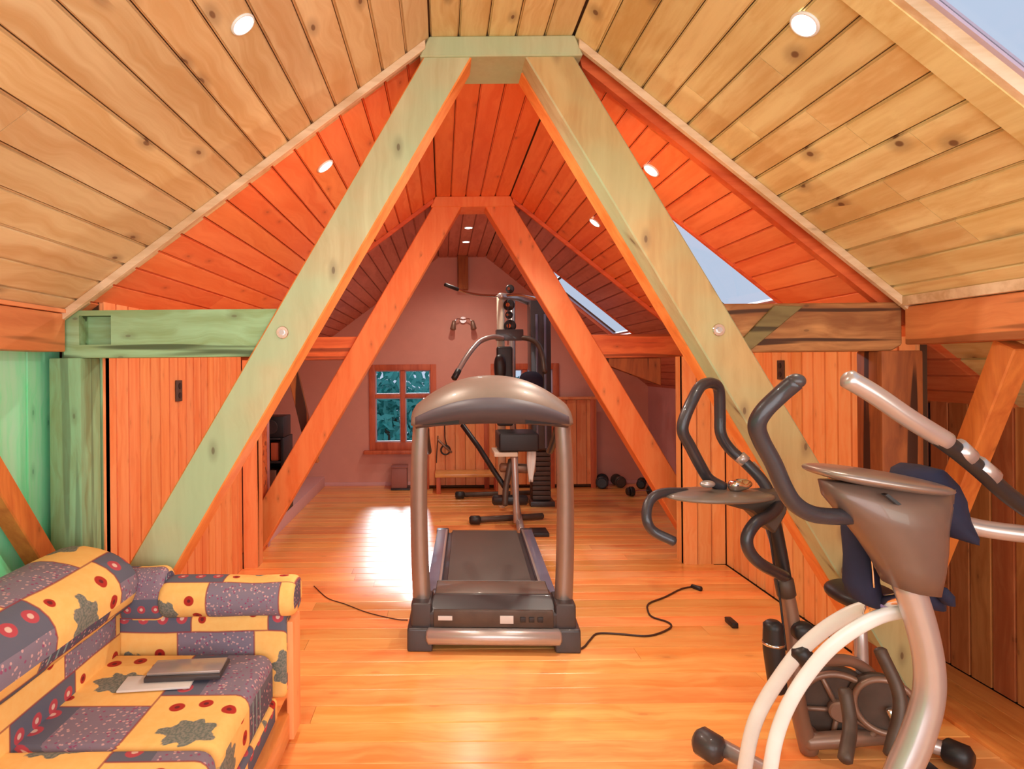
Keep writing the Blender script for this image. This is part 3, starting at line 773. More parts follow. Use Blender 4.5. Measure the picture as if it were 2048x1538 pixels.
# ------------------------------------------------------------------ recessed spotlights
def spot(px, py, plane, label, power, r):
    q = P(px, py, 1.0); u, v = q.x, q.z - HC
    if plane == 'L': t = (ZT - SL * XL - HC) / (v - SL * u); nn = Vector((SL, 0, -1)).normalized()
    elif plane == 'R': t = (ZT + SR * XR - HC) / (v + SR * u); nn = Vector((-SR, 0, -1)).normalized()
    else: t = (ZT - HC) / v; nn = Vector((0, 0, -1))
    c = Vector((u * t, t, HC + v * t))
    root = thing('ceiling_spotlight', label, 'lamp', c, 'recessed ceiling spotlights')
    torusm('rim', c + nn * 0.002, nn, r * 1.2, r * 0.16, MAT['white'], root, 28)
    discm('lens', c + nn * 0.003, nn, r * 1.12, 0.006, MAT['lamp'], root)
    l = bpy.data.lights.new('lamp_light', 'SPOT'); l.energy = power; l.spot_size = radians(150); l.spot_blend = 0.9; l.color = (1.0, 0.90, 0.76); l.shadow_soft_size = 0.03
    lo = bpy.data.objects.new('lamp_light', l); COL.objects.link(lo); adopt(lo, root)
    lo.location = c + nn * 0.03; lo.rotation_euler = (Vector(nn) * 1).to_track_quat('-Z', 'Y').to_euler()
spot(485, 48, 'L', 'recessed spotlight in the pale boards above the sofa side', 22, 0.029)
spot(1610, 48, 'R', 'recessed spotlight in the pale boards near the top right skylight', 28, 0.033)
spot(650, 332, 'L', 'recessed spotlight in the red-orange slope left of the big strut', 70, 0.034)
spot(1303, 340, 'R', 'recessed spotlight peeping past the right strut of the near truss', 70, 0.034)
spot(1190, 445, 'R', 'recessed spotlight in the red-orange slope between the right struts', 60, 0.034)
spot(937, 455, 'F', 'upper of two recessed spotlights at the far ridge', 38, 0.034)
spot(932, 483, 'F', 'lower of two recessed spotlights at the far ridge', 38, 0.034)

# wall sockets
for (x, yy, z, sx, lab) in ((-1.508, 3.53, 1.375, 1, 'small dark socket high on the left orange panelling'), (2.115, 2.114 * F / (1563 - VX), 1.46, -1, 'small brown socket high on the right orange panelling')):
    root = thing('wall_socket', lab, 'socket', (x, yy, z))
    box('cover_plate', (min(x, x + sx * .012), yy - .035, z - .06), (max(x, x + sx * .012), yy + .035, z + .06), MAT['iron'], root, 0.003)
    for k in (-1, 1): discm('outlet', (x + sx * .013, yy, z + k * .027), (1, 0, 0), 0.018, 0.004, MAT['black'], root, 16)

# ------------------------------------------------------------------ outdoors: trees behind the windows
tr = random.Random(3)
def tree(x, y, z, r, label, mat):
    root = thing('leafy_tree', label, 'tree', (x, y, -3))
    tube('trunk', [(x, y, -3), (x + .1, y, z - r * .3), (x, y + .1, z)], [.16, .12, .06], MAT['bark'], root)
    vs = []; fs = []
    for i in range(1700):
        v = Vector((tr.gauss(0, 1), tr.gauss(0, 1), tr.gauss(0, 1))); v.normalize(); v *= r * tr.random() ** 0.4
        v *= 0.85 + 0.4 * noise.noise(v * 1.4); v.z *= 0.7
        c = Vector((x, y, z)) + v
        a = Vector((tr.gauss(0, 1), tr.gauss(0, 1), tr.gauss(0, 1))).normalized(); b = a.orthogonal().normalized(); s = tr.uniform(.07, .15)
        n = len(vs); vs += [c - a * s, c - b * s * .45, c + a * s, c + b * s * .45]; fs += [(n, n + 1, n + 2, n + 3)]
    o = link('foliage', meshdata('foliage', vs, fs), root, mat); o['kind'] = 'stuff'
tree(-1.0, 10.8, .70, 1.35, 'teal-green tree seen through the left panes of the gable window', MAT['leaf'])
tree(1.4, 12.2, 0.6, 1.1, 'darker teal tree seen through the right panes of the gable window', MAT['leaf2'])
tree(3.6, 12.2, 0.4, 1.1, 'teal tree low behind the second gable window', MAT['leaf'])

# ------------------------------------------------------------------ sofa
def bolster(name, prof, axis, t0, t1, parent, uo=(0, 0), endr=0.04, size=0.36, swap=False, mat=None):
    """closed profile swept along an axis with rounded, puffed ends. prof = [(a,z)]"""
    n = len(prof); ca = sum(p[0] for p in prof) / n; cz = sum(p[1] for p in prof) / n
    arc = [0]
    for i in range(n): a, b = prof[i], prof[(i + 1) % n]; arc.append(arc[-1] + math.hypot(b[0] - a[0], b[1] - a[1]))
    st_ = []
    for k in range(5):
        th = pi / 2 * k / 4; st_.append((t0 + endr * (1 - sin(th)), 1 - (1 - cos(th)) * endr / 0.16 * 1.0))
    st_ = st_[::-1]; st_ = [(t0 + endr * (1 - cos(pi / 2 * k / 4)), 1 - endr * (1 - sin(pi / 2 * k / 4))  / 0.14) for k in range(5)]
    mid = [(t0 + endr + (t1 - t0 - 2 * endr) * k / 10, 1.0) for k in range(1, 10)]
    en = [(t1 - (a - t0), s) for a, s in reversed(st_)]
    rings = st_ + mid + en
    vs = []; uvs = []; fs = []
    m = n + 1
    for (t, s) in rings:
        for i in range(m):
            a, z = prof[i % n]
            a2 = ca + (a - ca) * s; z2 = cz + (z - cz) * s
            v = (a2, t, z2) if axis == 'Y' else (t, a2, z2)
            wv = Vector(v); dn = noise.noise(wv * 7) * 0.006
            vs.append((v[0], v[1], v[2] + dn))
            u_, v_ = t / size + uo[0], arc[i] / size + uo[1]
            uvs.append((v_, u_) if swap else (u_, v_))
    for j in range(len(rings) - 1):
        for i in range(n): fs.append((j * m + i, j * m + i + 1, (j + 1) * m + i + 1, (j + 1) * m + i))
    # caps (fan with own uv)
    for (j, t) in ((0, t0), (len(rings) - 1, t1)):
        base = len(vs)
        for i in range(n):
            v = vs[j * m + i]; vs.append(v); uvs.append(((v[0] if axis == 'Y' else v[1]) / size, v[2] / size))
        fs.append(tuple(base + i for i in range(n)))
    me = meshdata(name, vs, fs, True, uvs)
    return link(name, me, parent, mat or MAT['patch'])
def rrect(x0, x1, z0, z1, r, k=4):
    out = []
    for cx, cz, a0 in ((x1 - r, z1 - r, 0), (x0 + r, z1 - r, 90), (x0 + r, z0 + r, 180), (x1 - r, z0 + r, 270)):
        for i in range(k + 1):
            a = radians(a0 + 90 * i / k); out.append((cx + r * cos(a), cz + r * sin(a)))
    return out
def ell(cx, cz, rx, rz, n=24, tilt=0.0, pw=0.85):
    out = []
    for i in range(n):
        a = 2 * pi * i / n; x_ = math.copysign(abs(cos(a)) ** pw, cos(a)) * rx; z_ = math.copysign(abs(sin(a)) ** pw, sin(a)) * rz
        out.append((cx + x_ * cos(tilt) - z_ * sin(tilt), cz + x_ * sin(tilt) + z_ * cos(tilt)))
    return out
sofa = thing('sofa', 'patchwork upholstered sofa in yellow, purple and grey at the lower left', 'sofa', (-1.05, 1.6, 0))
bolster('seat_cushion', rrect(-1.33, -0.66, 0.20, 0.40, 0.045), 'Y', 1.80, 2.40, sofa, (0.2, 0.1), 0.03)
bolster('seat_cushion', rrect(-1.33, -0.655, 0.20, 0.405, 0.045), 'Y', 1.08, 1.795, sofa, (1.2, 0.1), 0.03)
bolster('back_band', rrect(-1.50, -1.26, 0.36, 0.62, 0.03), 'Y', 0.60, 2.42, sofa, (0.4, 0.4), 0.02, 0.32)
bolster('back_roll', ell(-1.37, 0.685, 0.185, 0.125, tilt=-0.25), 'Y', 1.55, 2.44, sofa, (0.0, 0.45), 0.05, 0.38)
bolster('back_roll', ell(-1.37, 0.685, 0.185, 0.125, tilt=-0.25), 'Y', 0.60, 1.54, sofa, (0.0, 0.45), 0.05, 0.38)
bolster('arm_band', rrect(2.42, 2.56, 0.20, 0.54, 0.03), 'X', -1.30, -0.62, sofa, (0.3, 0.3), 0.02, 0.30)
bolster('arm_roll', ell(2.475, 0.595, 0.095, 0.072), 'X', -1.11, -0.585, sofa, (0.1, 0.35), 0.035, 0.28)
bolster('corner_pad', ell(2.48, 0.60, 0.075, 0.11), 'X', -1.30, -1.10, sofa, (0.55, 0.3), 0.03, 0.22)
bolster('front_valance', rrect(-0.74, -0.655, 0.10, 0.215, 0.02), 'Y', 0.62, 2.42, sofa, (0.6, 0.7), 0.01, 0.33)
box('base_rail', (-0.66, 0.60, 0.035), (-0.615, 2.56, 0.14), MAT['floor_y'], sofa, 0.006)
box('end_panel', (-0.625, 2.44, 0.035), (-0.597, 2.56, 0.50), MAT['panel'], sofa, 0.006)
box('back_frame', (-1.53, 0.62, 0.05), (-1.47, 2.54, 0.60), MAT['floor_y'], sofa, 0.006)
for x_, y_ in ((-1.48, 0.66), (-1.48, 2.50), (-0.67, 0.66), (-0.67, 2.50)):
    box('foot', (x_ - .03, y_ - .03, 0.0), (x_ + .03, y_ + .03, 0.06), MAT['floor_y'], sofa, 0.004)
# things lying on the seat
def slab4(name, c, sx, sy, sz, rz, mat, parent=None, tilt=0.0):
    me = meshdata(name, boxv((-sx / 2, -sy / 2, 0), (sx / 2, sy / 2, sz)), BOXF); bevelmesh(me, min(.004, sz * .3), 2)
    o = bpy.data.objects.new(name, me); me.materials.append(mat); COL.objects.link(o)
    M = Matrix.Translation(c) @ Matrix.Rotation(rz, 4, 'Z') @ Matrix.Rotation(tilt, 4, 'Y')
    if parent: adopt(o, parent); o.matrix_basis = M
    else: o.matrix_basis = M
    return o
o = slab4('magazine', (-1.00, 2.16, 0.404), 0.24, 0.10, 0.008, radians(6), MAT['label_white']); setp(o, label='thin pale magazine lying flat on the sofa seat', category='magazine')
tb = thing('tablet', 'dark tablet with silver edge lying on the magazine on the sofa', 'tablet', (-0.92, 2.22, 0.415))
slab4('case', (-0.92, 2.22, 0.413), 0.26, 0.13, 0.016, radians(4), MAT['char'], tb)
slab4('silver_cover', (-0.92, 2.22, 0.4292), 0.25, 0.10, 0.010, radians(4), MAT['silver'], tb)

# ------------------------------------------------------------------ treadmill
TX, TY, TR = 0.255, 3.25, radians(-2.4)
TM = Matrix.Translation((TX, TY, 0)) @ Matrix.Rotation(TR, 4, 'Z')
tread = thing('treadmill', 'grey and black treadmill standing in the middle of the floor', 'treadmill', (TX, TY, 0))
def tl(o):
    """move a mesh built in treadmill coordinates to its place"""
    o.data.transform(TM); return o
def tbox(name, a, b, mat, par=None, bev=0.008, seg=2):
    me = meshdata(name, boxv(a, b), BOXF); 
    if bev: bevelmesh(me, bev, seg)
    me.transform(TM); return link(name, me, par or tread, mat)
def ttube(name, pts, r, mat, par=None, **k):
    me = tubemesh(name, pts, r, **k); me.transform(TM); return link(name, me, par or tread, mat)
for s in (-1, 1):
    # end foot: chunky block, stepped
    me = meshdata('foot', [(x_, y_, z_) for x_, y_, z_ in
        [(s * .455, -.01, 0), (s * .455, .30, 0), (s * .455, .30, .14), (s * .455, .0, .12), (s * .32, -.01, 0), (s * .32, .30, 0), (s * .32, .30, .14), (s * .32, .0, .12)]],
        [(0, 1, 2, 3), (4, 7, 6, 5), (0, 4, 5, 1), (1, 5, 6, 2), (2, 6, 7, 3), (3, 7, 4, 0)])
    bevelmesh(me, 0.014, 3); me.transform(TM); link('foot', me, tread, MAT['char'])
    tbox('foot_sleeve', (s * .435 if s < 0 else .325, .02, .10), (-.325 if s < 0 else .435, .22, .245), MAT['char'], None, 0.016, 3)
    # uprights: flattened tubes, leaning gently towards the belt
    ttube('upright', [(s * .382, .12, .20), (s * .392, .11, .45), (s * .394, .09, .75), (s * .388, .07, 1.0), (s * .375, .06, 1.22)], [.050, .048, .046, .044, .042], MAT['taupe'], None, flat=0.8, seg=18, up=(1, 0, 0), rounded=False)
    ttube('handrail', [(s * .355, .10, 1.16), (s * .36, .22, 1.10), (s * .365, .45, 1.0), (s * .37, .55, .98)], .021, MAT['black'])
    # side rail of the deck
    tbox('foot_rail', (s * .34 - .045, .32, .125), (s * .34 + .045, 1.80, .172), MAT['rail'], None, 0.012)
    tbox('rail_strip', (s * .305 - .008, .34, .171), (s * .305 + .008, 1.78, .178), MAT['silver'], None, 0.002)
    tbox('rear_cap', (s * .34 - .05, 1.78, .06), (s * .34 + .05, 1.86, .17), MAT['char'], None, 0.012)
tbox('deck', (-.30, .30, .08), (.30, 1.80, .145), MAT['char'], None, 0.01)
tbox('running_belt', (-.262, .32, .1455), (.262, 1.82, .160), MAT['belt'], None, 0.006)
ttube('rear_roller', [(-.26, 1.825, .115), (.26, 1.825, .115)], .034, MAT['belt'], None, sub=1)
# motor hood, sloping towards the belt
me = meshdata('motor_hood', [(-.33, .02, .09), (.33, .02, .09), (.345, .02, .195), (-.345, .02, .195), (-.36, .40, .15), (.36, .40, .15), (.335, .36, .205), (-.335, .36, .205), (-.32, .12, .262), (.32, .12, .262)],
    [(0, 1, 2, 3), (3, 2, 9, 8), (8, 9, 6, 7), (7, 6, 5, 4), (0, 4, 5, 1), (1, 5, 6, 9, 2), (0, 3, 8, 7, 4)])
bevelmesh(me, 0.012, 3); me.transform(TM); link('motor_hood', me, tread, MAT['char'])
tbox('hood_lid', (-.31, .13, .252), (.31, .33, .262), MAT['console'], None, 0.01)
tbox('front_panel', (-.315, .004, .125), (.315, .03, .215), MAT['iron'], None, 0.008)
tbox('brand_plate', (-.29, -.002, .165), (-.215, .006, .187), MAT['label_white'], None, 0.001)
tbox('rating_label', (.035, -.002, .150), (.105, .006, .190), MAT['label_white'], None, 0.001)
for k, x_ in enumerate((.155, .20, .245)):
    tbox('power_socket', (x_ - .014, -.004, .158), (x_ + .014, .006, .184), MAT['black'], None, 0.002)
ttube('front_tube', [(-.34, .0, .082), (.34, .0, .082)], .043, MAT['silver'], None, sub=1, seg=20)
# curved console spanning the uprights
vs = []; fs = []; NX, NR = 40, 24
for i in range(NX + 1):
    x_ = -.425 + .85 * i / NX; q = abs(x_) / .425
    top = 1.275 + .175 * (1 - q ** 2.2); bot = 1.185 + .035 * (1 - q ** 2) - 0.01 * q
    endk = 1 - max(0, (q - .95) / .05) ** 2 * .3
    cz = (top + bot) / 2; hz = (top - bot) / 2 * endk; hy = (.075 + .085 * (1 - q ** 2)) * endk
    for k in range(NR):
        a = 2 * pi * k / NR
        yy = math.copysign(abs(cos(a)) ** .8, cos(a)) * hy; zz = math.copysign(abs(sin(a)) ** .8, sin(a)) * hz
        vs.append((x_, .08 + yy + (zz / max(hz, .01)) * .05, cz + zz))
for i in range(NX):
    for k in range(NR): fs.append((i * NR + k, i * NR + (k + 1) % NR, (i + 1) * NR + (k + 1) % NR, (i + 1) * NR + k))
fs.append(tuple(range(NR))); fs.append(tuple(NX * NR + k for k in range(NR)))
me = meshdata('console', vs, fs, True); me.transform(TM); con = link('console', me, tread, MAT['console'])
# lower dark cowl with vents and display back
vs = []; fs = []
for i in range(NX + 1):
    x_ = -.40 + .80 * i / NX; q = abs(x_) / .40
    top = 1.235 + .105 * (1 - q ** 2); bot = 1.172 + .03 * (1 - q ** 2)
    for (yy, zz) in ((-.02 - .12 * (1 - q ** 2), top), (-.035 - .115 * (1 - q ** 2), (top + bot) / 2), (.015 - .05 * (1 - q ** 2), bot), (.10, bot + .005), (.10, top)):
        vs.append((x_, yy + .0, zz))
for i in range(NX):
    for k in range(5): fs.append((i * 5 + k, i * 5 + (k + 1) % 5, (i + 1) * 5 + (k + 1) % 5, (i + 1) * 5 + k))
fs.append(tuple(range(5))); fs.append(tuple(NX * 5 + k for k in range(5)))
me = meshdata('lower_cowl', vs, fs, True); me.transform(TM); link('lower_cowl', me, tread, MAT['cowl'])
for s in (-1, 1):
    vs = [(s * .17, -.058, 1.205), (s * .36, -.012, 1.195), (s * .345, -.012, 1.235), (s * .17, -.062, 1.275)]
    vs += [(a, b - .012, c) for a, b, c in vs]
    me = meshdata('speaker_recess', vs, [(0, 1, 2, 3), (7, 6, 5, 4), (0, 4, 5, 1), (1, 5, 6, 2), (2, 6, 7, 3), (3, 7, 4, 0)]); me.transform(TM); link('speaker_recess', me, tread, MAT['black'])

# power cord with its plug on the floor
z_ = 0.006
cp = [Pf(x_, y_, z_) for x_, y_ in ((1110, 1292), (1135, 1303), (1165, 1296), (1180, 1280), (1196, 1267), (1240, 1268), (1290, 1272), (1320, 1266), (1342, 1254), (1335, 1244), (1305, 1234), (1296, 1222), (1298, 1207), (1330, 1194), (1362, 1178), (1386, 1173))]
cr = tube('power_cord', cp, 0.0055, MAT['cord'], tread, seg=8)
tube('plug', [Pf(1384, 1172, .012), Pf(1402, 1178, .012)], [.013, .017], MAT['black'], cr, sub=1)
ps = Pf(1463, 1250, .0)
pw = thing('power_adapter', 'small black adapter lying alone on the floor between treadmill and bike', 'adapter', ps)
box('case', (ps.x - .018, ps.y - .05, 0.0), (ps.x + .018, ps.y + .05, .03), MAT['black'], pw, .006)
for k in (-1, 1): tube('pin', [(ps.x + k * .008, ps.y + .05, .015), (ps.x + k * .008, ps.y + .07, .015)], .0025, MAT['chrome'], pw, sub=1, seg=6)
o = tube('thin_cable', [Pf(x_, y_, .004) for x_, y_ in ((628, 1172), (655, 1196), (690, 1208), (735, 1225), (790, 1238), (815, 1240))], .003, MAT['cord'], None, seg=6)
setp(o, label='thin dark cable on the floor between sofa and treadmill', category='cable')

# ------------------------------------------------------------------ multigym behind the treadmill
gb = Pf(1030, 1030, 0)
gym = thing('multigym', 'cable multigym with black pads, pulleys and weight tower behind the treadmill', 'gym machine', (0.75, 6.2, 0))
G = lambda x_, y_, d: P(x_, y_, d)
tube('base_rail', [Pf(918, 990, .04), Pf(1075, 985, .04)], .028, MAT['iron'], gym, sub=1)
tube('base_rail', [Pf(948, 1040, .04), Pf(1085, 1032, .04)], .030, MAT['iron'], gym, sub=1)
for c in ((918, 990), (948, 1040)): 
    q = Pf(c[0], c[1], .045); tube('rubber_cap', [q + Vector((-.03, 0, 0)), q + Vector((.05, 0, 0))], .042, MAT['black'], gym, sub=1)
a, b = Pf(1042, 1062, .05), Pf(1028, 985, .05)
tube('base_spine', [a, b], .035, MAT['silver'], gym, sub=1)
box('front_foot_plate', (P(1062, 1070, 5.5).x, 5.42, .0), (P(1096, 1070, 5.5).x, 5.62, .035), MAT['black'], gym, .008)
tube('front_post', [Vector((a.x, 5.75, .05)), Vector((a.x - .01, 5.8, .62)), P(1030, 905, 5.9)], .032, MAT['silver'], gym)
d = 6.45
mx = P(1001, 640, d).x
tube('mast', [Vector((mx, d, .04)), Vector((mx, d, 1.2)), P(1001, 590, d)], .040, MAT['cream'], gym, seg=8, sub=1)
tube('mast', [Vector((P(1024, 640, d + .25).x, d + .25, .04)), P(1024, 590, d + .25)], .034, MAT['silver'], gym, seg=8, sub=1)
tube('top_beam', [P(1001, 592, d - .1), P(1034, 596, d + .3), P(1075, 612, d + .45)], .034, MAT['silver'], gym, sub=1)
for (x_, y_, r) in ((1020, 578, .045), (1018, 610, .06), (1020, 652, .065), (1018, 630, .04)):
    q = P(x_, y_, d - .05); b_ = discm('pulley', q, (0.5, 1, 0), r, .028, MAT['black'], gym, bev=.006); discm('pulley_hub', q + Vector((-.01, -.02, 0)), (0.5, 1, 0), r * .35, .03, MAT['chrome'], b_)
lat = tube('pull_down_bar', [P(892, 570, 6.1), P(930, 584, 6.2), P(960, 590, 6.3), P(1000, 592, 6.4), P(1040, 590, 6.45), P(1085, 600, 6.5)], .014, MAT['chrome'], gym)
tube('bar_grip', [P(890, 569, 6.1), P(916, 579, 6.15)], .019, MAT['black'], gym, sub=1)
tube('pulley_cable', [P(1016, 600, d - .08), P(1016, 690, d - .1)], .004, MAT['black'], gym, sub=1, seg=6)
# swinging press arms
tube('press_arm', [P(1006, 676, 6.3), P(985, 674, 6.25), P(962, 682, 6.2), P(945, 698, 6.1), P(928, 722, 6.0), P(911, 752, 5.9)], .026, MAT['silver'], gym)
tube('press_arm', [P(1030, 676, 6.35), P(1055, 677, 6.3), P(1075, 688, 6.25), P(1086, 715, 6.2), P(1090, 745, 6.1)], .026, MAT['iron'], gym)
tube('arm_grip', [P(917, 741, 5.93), P(908, 757, 5.88)], .030, MAT['black'], gym, sub=1)
box('yoke', (P(986, 0, 6.35).x, 6.3, P(0, 690, 6.35).z), (P(1040, 0, 6.35).x, 6.42, P(0, 668, 6.35).z), MAT['char'], gym, .01)
# pads
box('back_pad', (P(986, 0, 6.3).x, 6.22, P(0, 860, 6.3).z), (P(1018, 0, 6.3).x, 6.32, P(0, 702, 6.3).z), MAT['black'], gym, .03, 3)
q = P(1045, 735, 6.2); ellipsoid('roller_pad', P(1000, 735, 6.12), (.06, .06, .13), MAT['black'], gym, power=.8)
ellipsoid('roller_pad', P(1062, 765, 6.1), (.12, .08, .11), MAT['navy'], gym, power=.8)
box('seat_pad', (P(985, 0, 6.0).x, 5.72, P(0, 908, 5.9).z), (P(1062, 0, 6.0).x, 6.15, P(0, 872, 5.9).z), MAT['black'], gym, .03, 3)
box('seat_bracket', (P(978, 0, 5.9).x, 5.75, P(0, 918, 5.9).z), (P(1024, 0, 5.9).x, 6.1, P(0, 909, 5.9).z), MAT['cream'], gym, .006)
tube('seat_strut', [P(925, 850, 6.3), P(958, 895, 6.15), P(985, 938, 6.0), P(1010, 975, 5.9)], .026, MAT['black'], gym, sub=1)
tube('leg_lever', [P(1022, 920, 5.85), P(1012, 975, 5.75), P(1010, 1010, 5.7)], .028, MAT['iron'], gym)
tube('leg_roller', [P(988, 1000, 5.8), P(1052, 1000, 5.8)], .050, MAT['black'], gym, sub=1)
tube('leg_roller', [P(1002, 935, 5.9), P(1068, 938, 5.9)], .045, MAT['bronze'], gym, sub=1)
# weight tower
x0, x1 = P(1052, 0, 6.75).x, P(1092, 0, 6.75).x
box('tower_shroud', (x0, 6.62, .60), (x1, 6.88, P(0, 612, 6.75).z), MAT['char'], gym, .012)
box('tower_ridge', (x0 + .05, 6.607, .62), (x0 + .075, 6.622, 2.05), MAT['rail'], gym, .004)
box('tower_ridge', (x0 + .14, 6.607, .62), (x0 + .165, 6.622, 2.05), MAT['rail'], gym, .004)
for k in range(10):
    box('weight_plate', (x0 + .01, 6.64, .06 + k * .052), (x1 - .01, 6.86, .106 + k * .052), MAT['iron'], gym, .006)
box('tower_base', (x0 - .02, 6.58, 0), (x1 + .02, 6.92, .055), MAT['char'], gym, .006)
# towel over the lever
tw = thing('hanging_towel', 'white towel hanging from the side of the multigym', 'towel', P(1064, 915, 5.85))
vs = []; fs = []
for i in range(13):
    for j in range(6):
        t = i / 12; u_ = j / 5 - .5
        wd_ = 0.035 + .03 * sin(pi * min(1, t * 1.1))
        px = P(1064 - 2 * t, 872 + 92 * t, 5.80)
        vs.append((px.x + u_ * wd_ * 1.3, px.y + .012 * sin(j * 2.2 + t * 3), px.z))
n = len(vs); vs += [(a_, b_ + .012, c_) for a_, b_, c_ in vs]
for i in range(12):
    for j in range(5):
        k = i * 6 + j; fs.append((k, k + 1, k + 7, k + 6)); fs.append((n + k + 6, n + k + 7, n + k + 1, n + k))
for j in range(5): fs.append((j + 1, j, n + j, n + j + 1)); k = 72 + j; fs.append((k, k + 1, n + k + 1, n + k))
for i in range(12): k = i * 6; fs.append((k, k + 6, n + k + 6, n + k)); k += 5; fs.append((k + 6, k, n + k, n + k + 6))
link('towel_cloth', meshdata('towel_cloth', vs, fs, True), tw, MAT['white'])

# ------------------------------------------------------------------ far room furniture
bx0, bx1 = P(842, 0, 7.6).x, P(1186, 0, 7.6).x
lc = thing('board_cupboard', 'low orange vertical-board cupboard under the second gable window', 'cupboard', ((bx0 + bx1) / 2, 7.7, 0))
box('carcass', (bx0 + .01, 7.62, 0.02), (bx1 - .01, YB - .1, 1.08), MAT['dark_gap'], lc)
box('top', (bx0 - .02, 7.58, 1.08), (bx1 + .02, YB - .1, 1.11), MAT['panel'], lc, .005)
n = 17; ww = (bx1 - bx0) / n
for i in range(n):
    lay('door_board', lc, MAT['panel'], (bx0 + (i + .5) * ww, 7.60, .56), (0, 0, 1), (1, 0, 0), (0, -1, 0), 1.03, ww)
for x_ in (bx0 + .02, (bx0 + bx1) / 2 - .3, (bx0 + bx1) / 2 + .5, bx1 - .05):
    box('corner_post', (x_ - .03, 7.575, 0), (x_ + .03, 7.60, 1.08), MAT['window_wood'], lc, .004)
bn = thing('low_bench', 'low orange wooden bench in front of the board cupboard', 'bench', (.25, 7.4, 0))
xa, xb = P(862, 0, 7.4).x, P(992, 0, 7.4).x
box('bench_top', (xa, 7.25, .20), (xb, 7.56, .24), MAT['floor'], bn, .006)
for x_ in (xa + .04, xb - .04):
    for y_ in (7.30, 7.52): box('leg', (x_ - .025, y_ - .02, 0), (x_ + .025, y_ + .02, .20), MAT['window_wood'], bn, .004)
hs = thing('exercise_grip', 'black strap handles hanging on the board cupboard', 'handle', P(886, 890, 7.56))
tube('strap', [P(889, 850, 7.565), P(890, 875, 7.55), P(893, 890, 7.55)], .016, MAT['black'], hs, flat=.4)
tube('strap', [P(876, 872, 7.565), P(874, 900, 7.55), P(873, 925, 7.55)], .014, MAT['black'], hs, flat=.4)
torusm('grip_loop', P(891, 900, 7.55), (0, 1, 0), .055, .010, MAT['black'], hs)
tube('grip_bar', [P(876, 880, 7.55), P(903, 905, 7.55)], .015, MAT['bronze'], hs, sub=1)
bxr = P(790, 0, 7.6)
bi = thing('small_bin', 'small pinkish grey bin against the wall under the window', 'bin', (bxr.x, 7.62, 0))
box('bin_body', (P(775, 0, 7.6).x, 7.55, .02), (P(806, 0, 7.6).x, 7.75, .27), MAT['fridge'], bi, .012)
box('bin_lid', (P(774, 0, 7.6).x, 7.54, .27), (P(807, 0, 7.6).x, 7.76, .285), MAT['fridge'], bi, .005)
box('bin_base', (P(774, 0, 7.6).x, 7.53, 0), (P(812, 0, 7.6).x, 7.76, .02), MAT['black'], bi, .003)
# wall light on the gable
wl_ = thing('wall_light', 'small two-armed chrome fixture on the pink gable wall', 'wall light', (P(925, 645, 7.8).x, YB, P(925, 645, 7.8).z))
c = P(926, 640, YB); discm('back_plate', (c.x, YB - .012, c.z), (0, 1, 0), .045, .024, MAT['chrome'], wl_, bev=.004)
for s in (-1, 1):
    tube('arm', [(c.x, YB - .03, c.z), (c.x + s * .07, YB - .07, c.z + .01), (c.x + s * .115, YB - .09, c.z - .03)], .008, MAT['chrome'], wl_)
    tube('lamp_head', [(c.x + s * .115, YB - .09, c.z - .02), (c.x + s * .13, YB - .10, c.z - .12)], [.022, .038], MAT['bronze'], wl_, sub=1)
# black cabinet in the left eaves
cb = thing('black_cabinet', 'black open cabinet with hi-fi box in the left eaves behind the strut', 'cabinet', (-1.72, 6.0, .12))
x0, x1, y0, y1_ = -1.86, -1.505, 5.85, 6.2
box('side_panel', (x0, y0, .12), (x0 + .03, y1_, .84), MAT['black'], cb, .003); box('side_panel', (x1 - .03, y0, .12), (x1, y1_, .84), MAT['black'], cb, .003)
box('back_panel', (x0 + .03, y1_ - .02, .12), (x1 - .03, y1_, .84), MAT['black'], cb)
for z0 in (.13, .36, .60, .82): box('shelf', (x0 + .03, y0, z0), (x1 - .03, y1_ - .02, z0 + .02), MAT['black'], cb, .002)
o = thing('hifi_box', 'black box standing on top of the black cabinet in the eaves', 'speaker', (-1.62, 6.0, .84))
box('case', (-1.76, 5.87, .842), (-1.51, 6.15, 1.04), MAT['black'], o, .008)
discm('speaker_cone', (-1.635, 5.866, .94), (0, 1, 0), .07, .012, MAT['char'], o, bev=.004)
for k, (x_, z_, h_, m_) in enumerate(((-1.78, .62, .16, 'bronze'), (-1.70, .62, .14, 'iron'), (-1.60, .62, .17, 'window_wood'), (-1.74, .38, .18, 'iron'), (-1.62, .38, .15, 'bronze'))):
    o = box('storage_box', (x_ - .035, 5.88, z_), (x_ + .035, 6.1, z_ + h_), MAT[m_], None, .006)
    setp(o, label=('bronze-brown box at the left of the upper shelf of the black eaves cabinet', 'dark box in the middle of the upper cabinet shelf', 'reddish box at the right of the upper cabinet shelf', 'dark box at the left of the lower cabinet shelf', 'bronze-brown box at the right of the lower cabinet shelf')[k], category='box', group='boxes in the black cabinet')
